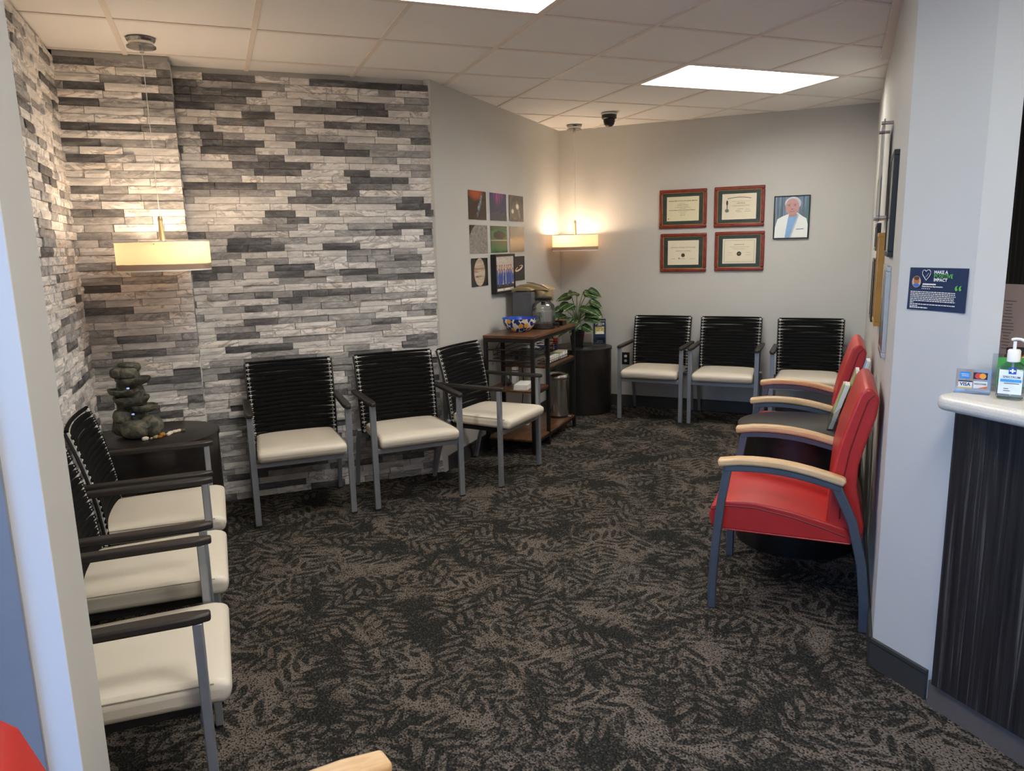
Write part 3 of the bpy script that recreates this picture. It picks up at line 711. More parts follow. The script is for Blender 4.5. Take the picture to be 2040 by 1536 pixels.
def p_fuzzy(t, U_, V_):
    c = t.mix(blob(t, U_, V_, 0, .5, .5, .5), srgb(66,62,58), srgb(88,82,76))
    c = t.mix(blob(t, U_, V_, .08, .58, .13, .14, 1, .6), c, srgb(232,224,216)); c = t.mix(blob(t, U_, V_, -.26, .38, .12, .12), c, srgb(210,196,186))
    return t.mix(t.math('MULTIPLY', blob(t, U_, V_, .16, .42, .06, .5, 1, .35), .35), c, srgb(190,184,180))
def p_moon(t, U_, V_):
    n = t.noise(t.comb(U_, V_, 0.0), 9, 6, .7, .8); c = t.ramp(n, [(.3, srgb(96,92,90)), (.5, srgb(140,135,131)), (.7, srgb(172,166,160))])
    return t.mix(t.step(t.math('ADD', t.math('POWER', t.math('SUBTRACT', U_, .4), 2.0), t.math('POWER', t.math('SUBTRACT', V_, .2), 2.0)), .98, 1.0), c, srgb(20,20,22))
def p_tree(t, U_, V_):
    n = t.noise(t.comb(U_, V_, 0.0), 7, 5, .6, .5)
    vy = t.math('ABSOLUTE', t.math('SUBTRACT', V_, .46)); c = t.ramp(t.math('ADD', vy, t.math('MULTIPLY', t.math('SUBTRACT', n, .5), .3)), [(.1, srgb(70,96,66)), (.3, srgb(46,110,58)), (.5, srgb(28,70,40))])
    tr_ = t.math('MULTIPLY', blob(t, U_, t.math('ADD', V_, t.math('MULTIPLY', t.math('SUBTRACT', n, .5), .2)), .05, .66, .42, .18, .6), 1.0)
    c = t.mix(tr_, c, srgb(18,34,26)); return t.mix(t.step(t.math('ABSOLUTE', t.math('SUBTRACT', V_, .46)), .02, .008), c, srgb(180,196,180))
def p_grey(t, U_, V_):
    n = t.noise(t.comb(U_, V_, 0.0), 4, 5); c = t.mix(V_, srgb(150,134,112), srgb(118,114,108)); return t.mix(t.math('MULTIPLY', n, .3), c, srgb(170,150,120))  # tan lower part paints in the pendant's warm reflection
def p_jupiter(t, U_, V_):
    n = t.noise(t.comb(t.math('MULTIPLY', U_, 1.5), t.math('MULTIPLY', V_, 16.0), 0.0), 1, 5, .6, .4)
    band = t.ramp(n, [(.3, srgb(128,98,76)), (.45, srgb(190,168,142)), (.6, srgb(206,194,176)), (.72, srgb(160,128,98))])
    band = t.mix(t.math('MULTIPLY', blob(t, U_, V_, 0, .62, .9, .06), .7), band, srgb(150,100,66))
    return t.mix(blob(t, U_, V_, 0, .5, .345, .51, .12), srgb(24,21,20), band)
def p_saturn(t, U_, V_):
    o = blob(t, U_, V_, .10, .5, .30, .10, .15, .35); i_ = blob(t, U_, V_, .10, .52, .24, .045, .15, .35)
    c = t.mix(o, srgb(42,39,37), srgb(216,196,170)); c = t.mix(i_, c, srgb(48,42,38)); return t.mix(blob(t, U_, V_, .09, .54, .10, .09, .4), c, srgb(74,54,44))
sheet(.822,1.032,1.72,1.924, p_nebula, 'brown nebula print with pale blue jet, top left of the poster wall')
sheet(1.081,1.297,1.72,1.925, p_aurora, 'dark blue print with pink light streaks, top middle of the poster wall')
sheet(1.338,1.548,1.723,1.926, p_fuzzy, 'dark grey print with two fuzzy white comets, top right of the poster wall')
sheet(.826,1.035,1.479,1.681, p_moon, 'grey moon surface print, left in the middle row')
sheet(1.078,1.300,1.479,1.680, p_tree, 'green aurora print with dark tree over water, centre of the poster wall')
sheet(1.337,1.552,1.477,1.681, p_grey, 'glossy tan and grey print catching lamp light, right in the middle row')  # its tan tone is a painted lamp reflection on a grey print
sheet(.831,1.027,1.239,1.444, p_jupiter, 'banded round planet print, bottom left of the poster wall')
sheet(1.340,1.551,1.243,1.441, p_saturn, 'dark print with small ringed planet, bottom right of the poster wall')
def frame(parent, wd, h, fw, th, mat, z0=0, bev=.003, y=0):
    b = MB()
    for x0, x1, a, c in ((-wd/2,wd/2,0,fw),(-wd/2,wd/2,h-fw,h),(-wd/2,-wd/2+fw,fw,h-fw),(wd/2-fw,wd/2,fw,h-fw)): b.box(x0,x1,y-th,y,z0+a,z0+c)
    return b.build('frame', mat, parent, bevel=bev)
c = on_diag(1.205, 0)
t = thing('collage_frame', 'black framed group photo of people in blue, overlapping the space prints', 'picture', (c[0],c[1],1.166), DROT)
frame(t, .385, .300, .016, .045, M['black'])
MB().box(-.178,.178,-.036,-.002,.014,.286).build('photo_print', plain('group photo background', srgb(196,186,172), .3, var=.25, scale=60), t)
rd = random.Random(3); sk, bl, hr = MB(), MB(), MB()
for row, (n, zz) in enumerate(((7,.165),(6,.135))):
    for k in range(n):
        x = -.15+.30*(k+.5*(row))/(n-.5)+rd.uniform(-.008,.008); y = -.0365-row*.0004
        bl.prism_y([(x-.013,.052+.012*(k%3)),(x+.013,.052+.012*(k%3)),(x+.017,zz-.012),(x+.009,zz+.016),(x-.009,zz+.016),(x-.017,zz-.012)], y-.0003, y)
        sk.prism_y(ellipse(x, zz+.034, .010, .014, 10), y-.0005, y); hr.prism_y(ellipse(x, zz+.044, .011, .009, 10), y-.0004, y)
bl.build('figures_clothing', plain('blue uniforms', srgb(62,84,158), .4, var=.25, scale=40), t); sk.build('figures_faces', M['skin'], t); hr.build('figures_hair', plain('hair print', srgb(70,48,34), .5), t)
b = MB(); 
for x in (-.10,.04): b.prism_y([(x-.05,.022),(x+.05,.022),(x+.05,.034),(x-.05,.034)], -.0372, -.0365)
b.build('caption_strip', M['paper'], t)
MB().prism_y([(-.176,.038),(.176,.038),(.176,.062),(.10,.070),(-.05,.066),(-.176,.072)], -.0371, -.0362).build('printed_foreground', plain('dark seated row print', srgb(60,54,50), .4, var=.5, scale=70), t)
# ================================================================ CERTIFICATES AND PORTRAIT ON THE BACK WALL
BROT = math.atan2(P2[1]-P1[1], P2[0]-P1[0])
bd = Vector((P2[0]-P1[0], P2[1]-P1[1])).normalized()
def on_back(x): t_ = (x-P1[0])/bd.x; return (x, P1[1]+bd.y*t_)
def certificate(x0, x1, z0, z1, style, label):
    c = on_back((x0+x1)/2); wd = (x1-x0)/bd.x; h = z1-z0
    t = thing('certificate_frame', label, 'certificate', (c[0],c[1],z0), BROT, 'framed certificates')
    frame(t, wd, h, .030, .022, M['cherry'], bev=.008)
    frame(t, wd-.056, h-.056, .004, .017, M['gold'], z0=.028, bev=0).name = 'gold_liner'
    MB().box(-wd/2+.03,wd/2-.03,-.012,-.001,.03,h-.03).build('mat_board', M['matgreen'], t)
    mx, mz = .068, .062; pw = wd/2-mx
    pp = MB().box(-pw,pw,-.0128,-.012,mz,h-mz).build('certificate_paper', M['parch' if style == 0 else 'parch2'], t)
    y = -.0134; zt = h-mz; k = M['ink']; ln = MB()
    def bar(x, z, w_, hh=.0022, dash=0):
        if not dash: ln.box(x-w_/2, x+w_/2, y-.0002, y, z-hh/2, z+hh/2); return
        rd = random.Random(int(z*1e4)); q = x-w_/2
        while q < x+w_/2: e = rd.uniform(.006,.018); ln.box(q, min(q+e, x+w_/2), y-.0002, y, z-hh/2, z+hh/2); q += e+.003
    if style == 0:
        text('title', 'American Board of Venous & Lymphatic Medicine', .0125, k, t, 0, zt-.036, y, bold=.0003); text('title', 'American Board of Venous & Lymphatic Medicine', .0115, k, t, -.006, zt-.116, y, bold=.0002)
        for z, w_ in ((.058,.05),(.072,.095),(.086,.10),(.095,.14),(.104,.05),(.130,.08),(.142,.05)): bar(0, zt-z, w_, .003 if z == .072 else .0016, 1)
        text('title', 'Diplomate', .011, k, t, 0, zt-.158, y); text('seal', '✦', .016, k, t, -pw+.015, mz+.02, y)
    elif style == 1:
        for q in range(26):
            u = q/25*2-1; bar(u*.095, zt-.030-.010*u*u, .0062, .0055)
        for z, w_, hh in ((.064,.15,.0016),(.075,.06,.0016),(.082,.075,.003),(.096,.14,.0016),(.104,.15,.0016)): bar(.015, zt-z, w_, hh, 1)
        for x, z, w_ in ((.01,.128,.05),(.07,.132,.04),(.07,.148,.05),(-.01,.142,.04),(.0,.152,.05)): bar(x, zt-z, w_, .0018)
        MB().prism_y(ellipse(-.10, zt-.075, .008, .022, 12), y-.0003, y).prism_y([(-.103,zt-.125),(-.097,zt-.125),(-.097,zt-.085),(-.103,zt-.085)], y-.0003, y).build('seal', M['ink'], t)
        MB().prism_y(ellipse(-.10, zt-.140, .017, .015, 18), y-.0002, y).build('seal', M['greyink'], t)
    elif style == 2:
        text('title', 'American College of Phlebology', .0165, M['greyink'], t, 0, zt-.060, y)
        for z, w_, hh in ((.092,.13,.003),(.108,.05,.0014)): bar(0, zt-z, w_, hh, 1)
        MB().prism_y(ellipse(.0, zt-.130, .0165, .0165, 20), y-.0005, y).build('seal', plain('dark gold seal', srgb(74,66,36), .35, .3), t)
        for x, w_ in ((-.085,.03),(.085,.05),(-.005,.05)): bar(x, zt-.160, w_, .0016)
        MB().prism_y(ellipse(-.035, zt-.157, .004, .008, 8), y-.0003, y).build('seal', M['ink'], t)
    else:
        for o_ in (.012,.016):
            for x0_, x1_, z0_, z1_ in ((-pw+o_,pw-o_,mz+o_,mz+o_+.001),(-pw+o_,pw-o_,zt-o_-.001,zt-o_),(-pw+o_,-pw+o_+.001,mz+o_,zt-o_),(pw-o_-.001,pw-o_,mz+o_,zt-o_)): ln.box(x0_,x1_,y-.0002,y,z0_,z1_)
        for z, w_, hh in ((.050,.085,.0045),(.070,.16,.0022),(.083,.12,.0014),(.089,.09,.0014)): bar(0, zt-z, w_, hh, 1)
        MB().prism_y(ellipse(0, zt-.128, .019, .019, 22), y-.0004, y).build('seal', M['ink'], t); MB().prism_y(ellipse(0, zt-.128, .009, .007, 12), y-.0008, y-.0004).build('seal', M['greyink'], t)
        for x in (-.075,.075):
            for z in (.118,.138): bar(x, zt-z, .04, .0014)
    if ln.v: ln.build('lettering', k if style < 3 else M['greyink'], t)
    MB().box(-wd/2+.03,wd/2-.03,-.0165,-.0155,.03,h-.03).build('glass_pane', M['picglass'], t)
certificate(2.873,3.166,1.646,1.980, 0, 'cherry framed cream certificate, upper left of four')
certificate(3.209,3.503,1.644,1.983, 1, 'cherry framed certificate with arched title and torch emblem, upper right of four')
certificate(2.883,3.170,1.262,1.600, 2, 'cherry framed certificate with dark gold seal, lower left of four')
certificate(3.219,3.510,1.268,1.604, 3, 'cherry framed certificate with black round seal and double border, lower right of four')
c = on_back(3.655); t = thing('portrait_frame', 'thin black framed portrait of grey haired man in white coat', 'picture', (c[0],c[1],1.530), BROT)
wd, h = .283, .355; frame(t, wd, h, .009, .02, M['black'], bev=.002)
tt = NT('portrait background'); p = tt.objc(); x_, y_, z_ = tt.sep(p); st = tt.noise(tt.comb(tt.math('MULTIPLY', x_, 60.0), 0.0, tt.math('MULTIPLY', z_, 3.0)), 1, 3)
bgc = tt.ramp(st, [(.35, srgb(58,56,58)), (.5, srgb(104,92,84)), (.62, srgb(126,130,140))]); bgc = tt.mix(tt.step(x_, .10, .14), bgc, srgb(60,110,60))
tt.set(col=bgc, rough=.3)
MB().box(-wd/2+.008,wd/2-.008,-.012,-.001,.008,h-.008).build('photo_print', tt.m, t)
Y0 = -.0121
def flat(nm, polys, mat, lay):
    b = MB()
    for p in polys: b.prism_y(p, Y0-.0004*lay, Y0-.0004*(lay-1))
    b.build(nm, mat, t)
coat = [(-.132,.010),(.128,.010),(.130,.11),(.118,.165),(.085,.185),(.045,.215),(-.025,.205),(-.075,.185),(-.110,.165),(-.128,.10)]
flat('coat', [coat], M['paper'], 1); flat('shirt', [[(-.048,.010),(.002,.010),(.050,.205),(.020,.196),(-.020,.198),(-.028,.165)]], plain('blue shirt print', srgb(128,164,206), .5, var=.1), 2)
flat('coat_lapel', [[(-.012,.012),(.0,.012),(.060,.195),(.052,.205)]], plain('coat shade print', srgb(196,194,192), .5), 3)
flat('neck', [[(-.022,.180),(.035,.185),(.045,.225),(-.020,.220)]], plain('neck print', srgb(176,112,90), .5), 4)
flat('hair', [ellipse(.008,.290,.064,.054,26)], plain('white hair print', srgb(196,190,186), .6, var=.1), 5)
flat('face', [ellipse(.004,.262,.054,.068,26)], plain('face print', srgb(196,132,108), .5, var=.08, scale=40), 6)
flat('brows', [[(-.034,.278),(-.010,.281),(-.010,.286),(-.034,.284)],[(.012,.281),(.038,.279),(.038,.285),(.012,.286)]], plain('brow print', srgb(116,88,78), .5), 7)
flat('eyes', [ellipse(-.021,.272,.009,.0035,10), ellipse(.025,.272,.009,.0035,10), [(-.006,.240),(.012,.240),(.010,.246),(-.004,.246)]], plain('eye print', srgb(92,62,56), .5), 7)
flat('mouth', [[(-.020,.221),(.026,.222),(.022,.227),(-.016,.227)]], plain('mouth print', srgb(150,84,76), .5), 7)
flat('coat_lettering', [[(.040,.076),(.100,.078),(.100,.083),(.040,.081)]], M['navy'], 3)
MB().box(-wd/2+.008,wd/2-.008,-.0175,-.0165,.008,h-.008).build('glass_pane', M['picglass'], t)
t = thing('wall_outlet', 'dark wall outlet beside the corner chair', 'outlet', (*on_back(2.66),.455), BROT)
MB().box(-.036,.036,-.006,0,-.058,.058).build('cover_plate', M['black'], t, bevel=.002)
for z in (-.022,.022): MB().prism_y(ellipse(0,z,.015,.013,14), -.008, -.005).build('socket', M['white'], t)
# ================================================================ COFFEE CART
CU, CV = 1.945, -.244; CROT = PI/4
def cw(x, y): u, v = CU+x, CV-y; return ((u+v)/S2, (u-v)/S2)
t = thing('coffee_cart', 'rustic brown coffee cart with black metal frame and open shelves', 'cart', (*cw(0,0),0), CROT)
MB().box(-.005,.945,-.008,.402,.862,.882).build('top_board', M['rustic'], t, bevel=.002)
for x in (.0125,.318,.9275):
    for y in (.0125,.3875): MB().box(x-.0125,x+.0125,y-.0125,y+.0125,.0,.862).build('post', M['blackframe'], t)
for x in (.0125,.9275):
    for z0, z1 in ((.832,.862),): MB().box(x-.012,x+.012,.025,.375,z0,z1).build('end_rail', M['blackframe'], t)
for y in (.0125,.3875): MB().box(.025,.9155,y-.012,y+.012,.836,.862).build('top_rail', M['blackframe'], t)
for x0, x1, z, nm in ((.006,.324,.475,'small_shelf'), (.306,.936,.612,'middle_shelf'), (.006,.936,.105,'bottom_shelf')):
    sh = MB().box(x0,x1,.004,.396,z-.014,z).build(nm, M['rustic'], t, bevel=.0015)
    MB().box(x0+.02,x1-.02,.004,.016,z-.034,z-.014).build('shelf_rail', M['blackframe'], sh)
for z in (.775,.690):
    MB().sweep([(.0125,.02,z),(.0125,.38,z)], .006, n=6).build('side_rod', M['blackframe'], t)
MB().sweep([(.0125,.33,.690),(.0125,.328,.672),(.0125,.335,.662),(.0125,.343,.668)], .002, n=5).build('hook', M['steel'], t)
# wire basket hung under the top
b = thing('wire_basket', 'black wire basket hung under the cart top', 'basket', (*cw(.06,.05),.70), CROT)
bx, by = .58, .30; w = MB()
for z in (.0,.03,.065): MB().sweep([(0,0,z),(bx,0,z),(bx,by,z),(0,by,z)], .0028 if z else .002, n=5, closed=True).build('rim_wire' if z > .06 else 'side_wire', M['blackframe'], b)
n = 24
for k in range(n+1):
    x = bx*k/n; MB().sweep([(x,0,.065),(x,0,0),(x,by,0),(x,by,.065)], .0014, n=4 if False else 5).build('basket_wire', M['blackframe'], b)
for k in range(1, 8):
    y = by*k/8; MB().sweep([(0,y,.065),(0,y,0),(bx,y,0),(bx,y,.065)], .0014, n=5).build('basket_wire', M['blackframe'], b)
for x in (.05,bx-.05):
    MB().sweep([(x,by,.065),(x,by*.8,.16),(x,by*.2,.16),(x,0,.065)], .0025, n=5).build('hanger_wire', M['blackframe'], b)
M['packet_b'] = plain('blue white packet', srgb(120,140,180), .45, var=.6, scale=45)
rd = random.Random(5)
for k in range(12):
    x, y = .24+rd.random()*.36, .10+rd.random()*.2; wx, wy = cw(x, y)
    pk = MB().grid(lambda i, j: ((i-.5)*.05, (j-.5)*.07, .003*math.sin(i*3.1+k)), 3, 3).build('sugar_packet', M['packet_b'], None, solid=.004, loc=(wx,wy,.7075+.0085*k), rot=(rd.uniform(-.05,.05),rd.uniform(-.05,.05),rd.random()*3))
    tag(pk, 'small blue and white packet heaped in the wire basket', 'packet', 'packets in the wire basket')
# bowl
def bowlmat():
    t = NT('lemon pattern ceramic'); p = t.objc(); x, y, z = t.sep(p); an = t.math('MULTIPLY', t.math('ARCTAN2', y, x), .125)
    q = t.comb(an, z, 0.0)
    vo = t.n('ShaderNodeTexVoronoi', voronoi_dimensions='2D'); t.put(vo.inputs['Vector'], q); vo.inputs['Scale'].default_value = 25; c = t.sep(vo.outputs['Color'])
    d = t.vmath('SUBTRACT', q, vo.outputs['Position']); r = t.n('ShaderNodeVectorRotate', rotation_type='Z_AXIS'); t.put(r.inputs['Vector'], d); t.put(r.inputs['Angle'], t.math('MULTIPLY', c[0], 6.28))
    lx, ly, _ = t.sep(r.outputs[0]); leaf = t.step(t.math('SUBTRACT', t.math('SUBTRACT', 1.0, t.math('POWER', t.math('DIVIDE', lx, .030), 2.0)), t.math('DIVIDE', t.math('ABSOLUTE', ly), .0145)), -.05, .05)
    v2 = t.n('ShaderNodeTexVoronoi', voronoi_dimensions='2D'); t.put(v2.inputs['Vector'], t.vmath('ADD', q, (.4,.3,0))); v2.inputs['Scale'].default_value = 15
    lem = t.step(v2.outputs['Distance'], .30, .26)
    c = t.mix(leaf, srgb(232,230,222), srgb(34,62,140)); c = t.mix(lem, c, srgb(232,176,64)); t.set(col=c, rough=.2); return t.m
M['blueglaze'] = plain('blue glaze', srgb(36,82,190), .2, var=.05)
t = thing('serving_bowl', 'blue lined ceramic bowl with lemon and leaf pattern on the cart', 'bowl', (*cw(.300,.235),.882))
MB().lathe([(0,.0),(.062,.0),(.070,.004),(.098,.022),(.118,.05),(.129,.08),(.134,.102)], 48, cap=False).build('outer_wall', bowlmat(), t, smooth=True)
MB().lathe([(.134,.102),(.131,.103),(.126,.08),(.114,.05),(.094,.026),(.05,.010),(0,.009)], 48, cap=False).build('inner_wall', M['blueglaze'], t, smooth=True)
# drink dispenser jar
t = thing('drink_dispenser', 'clear glass jar drink dispenser with black lid and spigot', 'jar', (*cw(.515,.118),.882), CROT)
MB().lathe([(.082,0),(.088,.006),(.092,.03),(.092,.13),(.089,.15),(.086,.156),(.090,.162),(.084,.185),(.066,.205),(.060,.212),(.060,.225)], 40).build('glass_body', M['jarglass'], t, smooth=True)
MB().lathe([(0,.008),(.084,.008),(.087,.03),(.087,.135),(0,.135)], 32).build('water', M['water'], t, smooth=True)
MB().lathe([(0,.222),(.066,.222),(.068,.226),(.068,.242),(.064,.246),(0,.246)], 32).build('lid', M['black'], t, smooth=True)
sp = MB().sweep([(.0,-.088,.040),(.0,-.128,.040)], .010, n=8).sweep([(0,-.122,.045),(0,-.122,.012)], .008, n=8).build('spigot', M['black'], t, smooth=True)
MB().sweep([(0,-.118,.046),(0,-.118,.062),(.012,-.125,.084)], .006, n=6).build('handle', M['black'], sp, smooth=True)
# coffee maker
t = thing('coffee_maker', 'champagne and grey single cup coffee maker behind the glass jar', 'coffee maker', (*cw(.68,.275),.882), CROT)
M['champagne'] = plain('champagne plastic', srgb(178,160,122), .3, .5, var=.04); M['reservoir'] = plain('smoky reservoir', srgb(96,98,102), .18, var=.1, scale=8)
MB().prism([(-.10,-.17),(.10,-.17),(.11,-.12),(.11,.12),(-.11,.12),(-.11,-.12)], 0, .035).build('drip_base', M['black'], t, bevel=.006)
MB().box(-.085,.105,.0,.12,.035,.30).build('body', M['champagne'], t, bevel=.02, seg=3)
MB().box(-.150,-.088,-.06,.12,.0,.285).build('water_reservoir', M['reservoir'], t, bevel=.012, seg=3)
MB().prism_x([(-.06,.292),(-.055,.306),(.0,.322),(.07,.322),(.12,.306),(.12,.290)], -.155, -.082).build('reservoir_lid', M['champagne'], t, bevel=.006)
MB().lathe([(.0,.20),(.078,.20),(.085,.21),(.085,.285),(.078,.30),(.0,.31)], 30, (.02,-.085,0)).build('brew_head', M['champagne'], t, smooth=True)
MB().prism_x([(-.172,.288),(-.16,.300),(-.08,.326),(.0,.338),(.08,.336),(.12,.318),(.12,.296)], -.075, .10).build('lid', M['champagne'], t, bevel=.01, seg=3)
MB().sweep([(-.06,-.165,.302),(-.03,-.10,.330),(.0,-.01,.346),(.04,.06,.348)], .020, .010).build('lid_handle', M['chrome'], t, bevel=.003)
MB().sweep([(.02,-.085,.20),(.02,-.085,.17)], .018, n=10).build('nozzle', M['black'], t)
t = thing('wooden_box', 'small dark wooden box on the cart beside the glass jar', 'box', (*cw(.775,.075),.882), CROT)
MB().box(-.045,.045,-.04,.04,0,.036).build('box_body', M['drum'], t, bevel=.002); MB().box(-.052,.052,-.046,.046,.036,.044).build('box_lid', M['rustic'], t, bevel=.002)
# canisters and pods on the middle shelf
def canister(x, y, label, c1, c2, lid, grp='coffee creamer canisters'):
    t = thing('creamer_canister', label, 'canister', (*cw(x,y),.612), CROT, grp)
    MB().lathe([(.036,0),(.038,.003),(.038,.155)], 24).build('can_body', c1, t, smooth=True)
    MB().lathe([(.0,.155),(.039,.155),(.039,.168),(.034,.172),(0,.172)], 24).build('lid', lid, t, smooth=True)
    b = MB(); b.grid(lambda i, j: (.0387*math.cos(-PI/2+(i-.5)*1.9), .0387*math.sin(-PI/2+(i-.5)*1.9), .045+.06*j+(.012*math.cos((i-.5)*4) if j > .5 else -.012*math.cos((i-.5)*4))), 10, 2); b.build('label_panel', c2, t, smooth=True)
    return t
can1 = canister(.80,.185,'beige creamer canister with brown label on the cart shelf', plain('beige can', srgb(206,182,150), .4), plain('brown can label', srgb(140,84,40), .4), plain('grey lid', srgb(120,122,128), .4))
can2 = canister(.878,.175,'red and white creamer canister at the cart end', M['white'], plain('dark blue can label', srgb(36,52,110), .4), plain('white lid', srgb(230,228,226), .4))
b = MB(); b.lathe([(.0388,.100),(.0388,.152)], 24)
o = b.build('red_wrap', plain('red can', srgb(190,30,40), .4), can2, smooth=True)
t = thing('pod_tray', 'black wire tray holding drink pods on the cart shelf', 'tray', (*cw(.40,.03),.612), CROT)
for z in (.006,.030): MB().sweep([(0,0,z),(.46,0,z),(.46,.10,z),(0,.10,z)], .002, n=5, closed=True).build('tray_wire', M['blackframe'], t)
for k in range(12): MB().sweep([(.46*k/11,0,.03),(.46*k/11,0,.004),(.46*k/11,.10,.004),(.46*k/11,.10,.03)], .0014, n=5).build('tray_wire', M['blackframe'], t)
for k in range(5):
    x = .44+k*.05; t = thing('coffee_pod', 'white coffee pod in the wire tray on the cart shelf', 'pod', (*cw(x,.065),.6185), CROT, 'white coffee pods')
    MB().lathe([(.016,0),(.021,.040),(.0,.040)], 16).build('cup', M['white'], t, smooth=True); MB().lathe([(0,.040),(.0235,.040),(.0235,.043),(0,.043)], 16).build('foil_lid', M['paper'], t)
for k, (c_, lab) in enumerate(((srgb(176,186,120), 'pale green topped tea box at the cart shelf front'), (srgb(214,204,188), 'cream tea box in the middle of the cart shelf'), (srgb(196,170,164), 'pinkish tea box at the far end of the pod tray'))):
    x = .70+k*.062; t = thing('tea_box', lab, 'box', (*cw(x,.075),.6185), CROT, 'tea boxes on the cart')
    MB().box(-.026,.026,-.035,.05,0,.046).build('carton', M['white'], t, bevel=.001); MB().box(-.0265,.0265,-.0355,.0505,.046,.052).build('carton_lid', plain('tea lid', c_, .5), t, bevel=.001)
# napkins, glasses, plug and cord
t = thing('napkin_stack', 'stack of white paper napkins on the small cart shelf', 'napkins', (*cw(.15,.14),.475), CROT+.12)
for k in range(6): MB().box(-.105+.002*k,.10-.001*k,-.05,.055,.006*k,.006*k+.0052).build('napkin', M['paper'], t)
for k, (x, y) in enumerate(((.17,.30),(.225,.31))):
    t = thing('clear_cup', 'clear plastic cup behind the napkins on the small cart shelf', 'cup', (*cw(x,y),.475), 0, 'clear cups on the cart')
    MB().lathe([(0,0),(.026,0),(.033,.09),(.0345,.09),(.0265,-.0),(0,.002)], 20).build('cup_body', M['acrylic'], t, smooth=True)
t = thing('straw_box', 'white straw box standing on the small cart shelf', 'box', (*cw(.28,.27),.475), CROT)
MB().box(-.02,.02,-.02,.02,0,.13).build('carton', M['white'], t, bevel=.002); MB().box(-.0205,.0205,-.0205,.0205,.10,.108).build('printed_band', M['navy'], t)
c = on_diag(1.40, 0)
t = thing('wall_outlet', 'black wall outlet with plug behind the coffee cart', 'outlet', (c[0],c[1],.56), DROT)
MB().box(-.036,.036,-.006,0,-.058,.058).build('cover_plate', M['black'], t, bevel=.002); MB().box(-.016,.016,-.035,-.006,.0,.036).build('plug', M['black'], t, bevel=.004)
MB().sweep([(0,-.035,.018),(.01,-.05,-.05),(.0,-.06,-.18),(-.06,-.07,-.32),(-.12,-.06,-.44)], .004, n=6).build('power_cord', M['black'], t, smooth=True)
# waste bin
t = thing('pedal_bin', 'stainless steel pedal bin on the cart bottom shelf', 'bin', (*cw(.83,.118),.105), CROT)
MB().lathe([(.090,0),(.090,.018)], 40).build('base_ring', M['black'], t, smooth=True); MB().lathe([(.095,.018),(.095,.325)], 48).build('bin_body', M['steel'], t, smooth=True)
MB().lathe([(.097,.325),(.099,.33),(.099,.348),(.092,.362),(.055,.376),(0,.38)], 48).build('lid', M['steel'], t, smooth=True)
MB().box(-.02,.02,-.115,-.085,.004,.012).build('pedal', M['chrome'], t, bevel=.003)
t = thing('small_carton', 'small white box on the cart bottom shelf', 'box', (*cw(.47,.26),.105), CROT+.3); MB().box(-.03,.03,-.02,.02,0,.045).build('carton', M['white'], t, bevel=.002); MB().box(-.0305,.0305,-.0205,.0205,.014,.024).build('carton_band', M['greyink'], t)
# ================================================================ PLANT AND BROCHURE STANDS ON THE CORNER TABLE
def leafmat():
    t = NT('variegated leaf'); p = t.objc(); x, y, z = t.sep(p); a = t.math('ABSOLUTE', y); n = t.noise(t.comb(t.math('MULTIPLY', t.math('SUBTRACT', x, a), 60.0), t.math('MULTIPLY', a, 8.0), 0.0), 1, 3)
    v = t.math('MULTIPLY', t.step(a, .036, .006), t.step(n, .50, .72))
    c = t.mix(v, srgb(38,74,38), srgb(164,180,108)); c = t.mix(t.step(a, .0028, .001), c, srgb(186,196,140)); t.set(col=c, rough=.32); return t.m
M['leaf'] = leafmat(); M['stem'] = plain('green stem', srgb(96,120,66), .5)
def leaf_mesh(curl, wv):
    def fn(u, v):
        wd = .056*math.sin(PI*min(1, u**.72*.98+.02))**.75*(1-.2*u); s = 2*v-1
        return (u*.17, s*wd+.0, -.10*curl*u*u+.012*abs(s)*(1-u)+wv*.006*math.sin(u*12)*s)
    return MB().grid(fn, 9, 4)
LM = [leaf_mesh(c_, w_).mesh('leaf', M['leaf']) for c_, w_ in ((.5,1),(1.0,.5),(.2,1.2))]
px, py = 2.195, 2.840
t = thing('dieffenbachia_plant', 'leafy green potted plant with cream streaked leaves in the corner', 'plant', (px,py,.60))
MB().lathe([(.05,0),(.055,.004),(.072,.13),(.075,.14),(.068,.14),(.064,.12),(0,.118)], 28).build('pot', M['black'], t, smooth=True)
rd = random.Random(21); lat = Vector((.93,-.36)); fr_ = Vector((-.36,-.93))
spec = [(-.20,.16,.02),(-.12,.17,.10),(-.17,.26,.10),(-.08,.24,.14),(.0,.22,.16),(.06,.17,.14),(.10,.24,.14),(.17,.34,.08),(.10,.33,.12),(.18,.39,.05),(.03,.33,.14),(-.05,.36,.10),(-.13,.38,.06),(-.08,.44,.03),(.0,.46,.02),(.09,.46,.0),(.18,.49,-.03),(-.04,.14,.16),(-.19,.33,.03),(.11,.28,.16)]
for k, (a, z, f_) in enumerate(spec):
    tip = Vector((lat.x*a+fr_.x*f_, lat.y*a+fr_.y*f_, z+.04)); st = tip*1.0; st.xy = st.xy*.62
    MB().sweep([(0,0,.11),(st.x*.35,st.y*.35,.11+(z-.05)*.6),(st.x,st.y,z+.02)], .004, n=6).build('stem', M['stem'], t, smooth=True)
    di = tip.xy.normalized() if tip.xy.length > .01 else Vector((1,0))
    o = place('leaf', LM[k % 3], t, True, solid=.0015, loc=(st.x,st.y,z+.02)); sc = rd.uniform(.72,.98); o.scale = (sc,sc,sc)
    side = di*.55+fr_*.25+lat*(.5 if a > 0 else -.5); 
    xa = Vector((side.x, side.y, rd.uniform(-.45,.15))).normalized(); na = Vector((fr_.x*.8, fr_.y*.8, .65+rd.uniform(-.2,.3))); na = (na-xa*na.dot(xa)).normalized(); ya = na.cross(xa)
    o.rotation_euler = Matrix((xa, ya, na)).transposed().to_euler()
vr = math.atan2(-.36, .93)
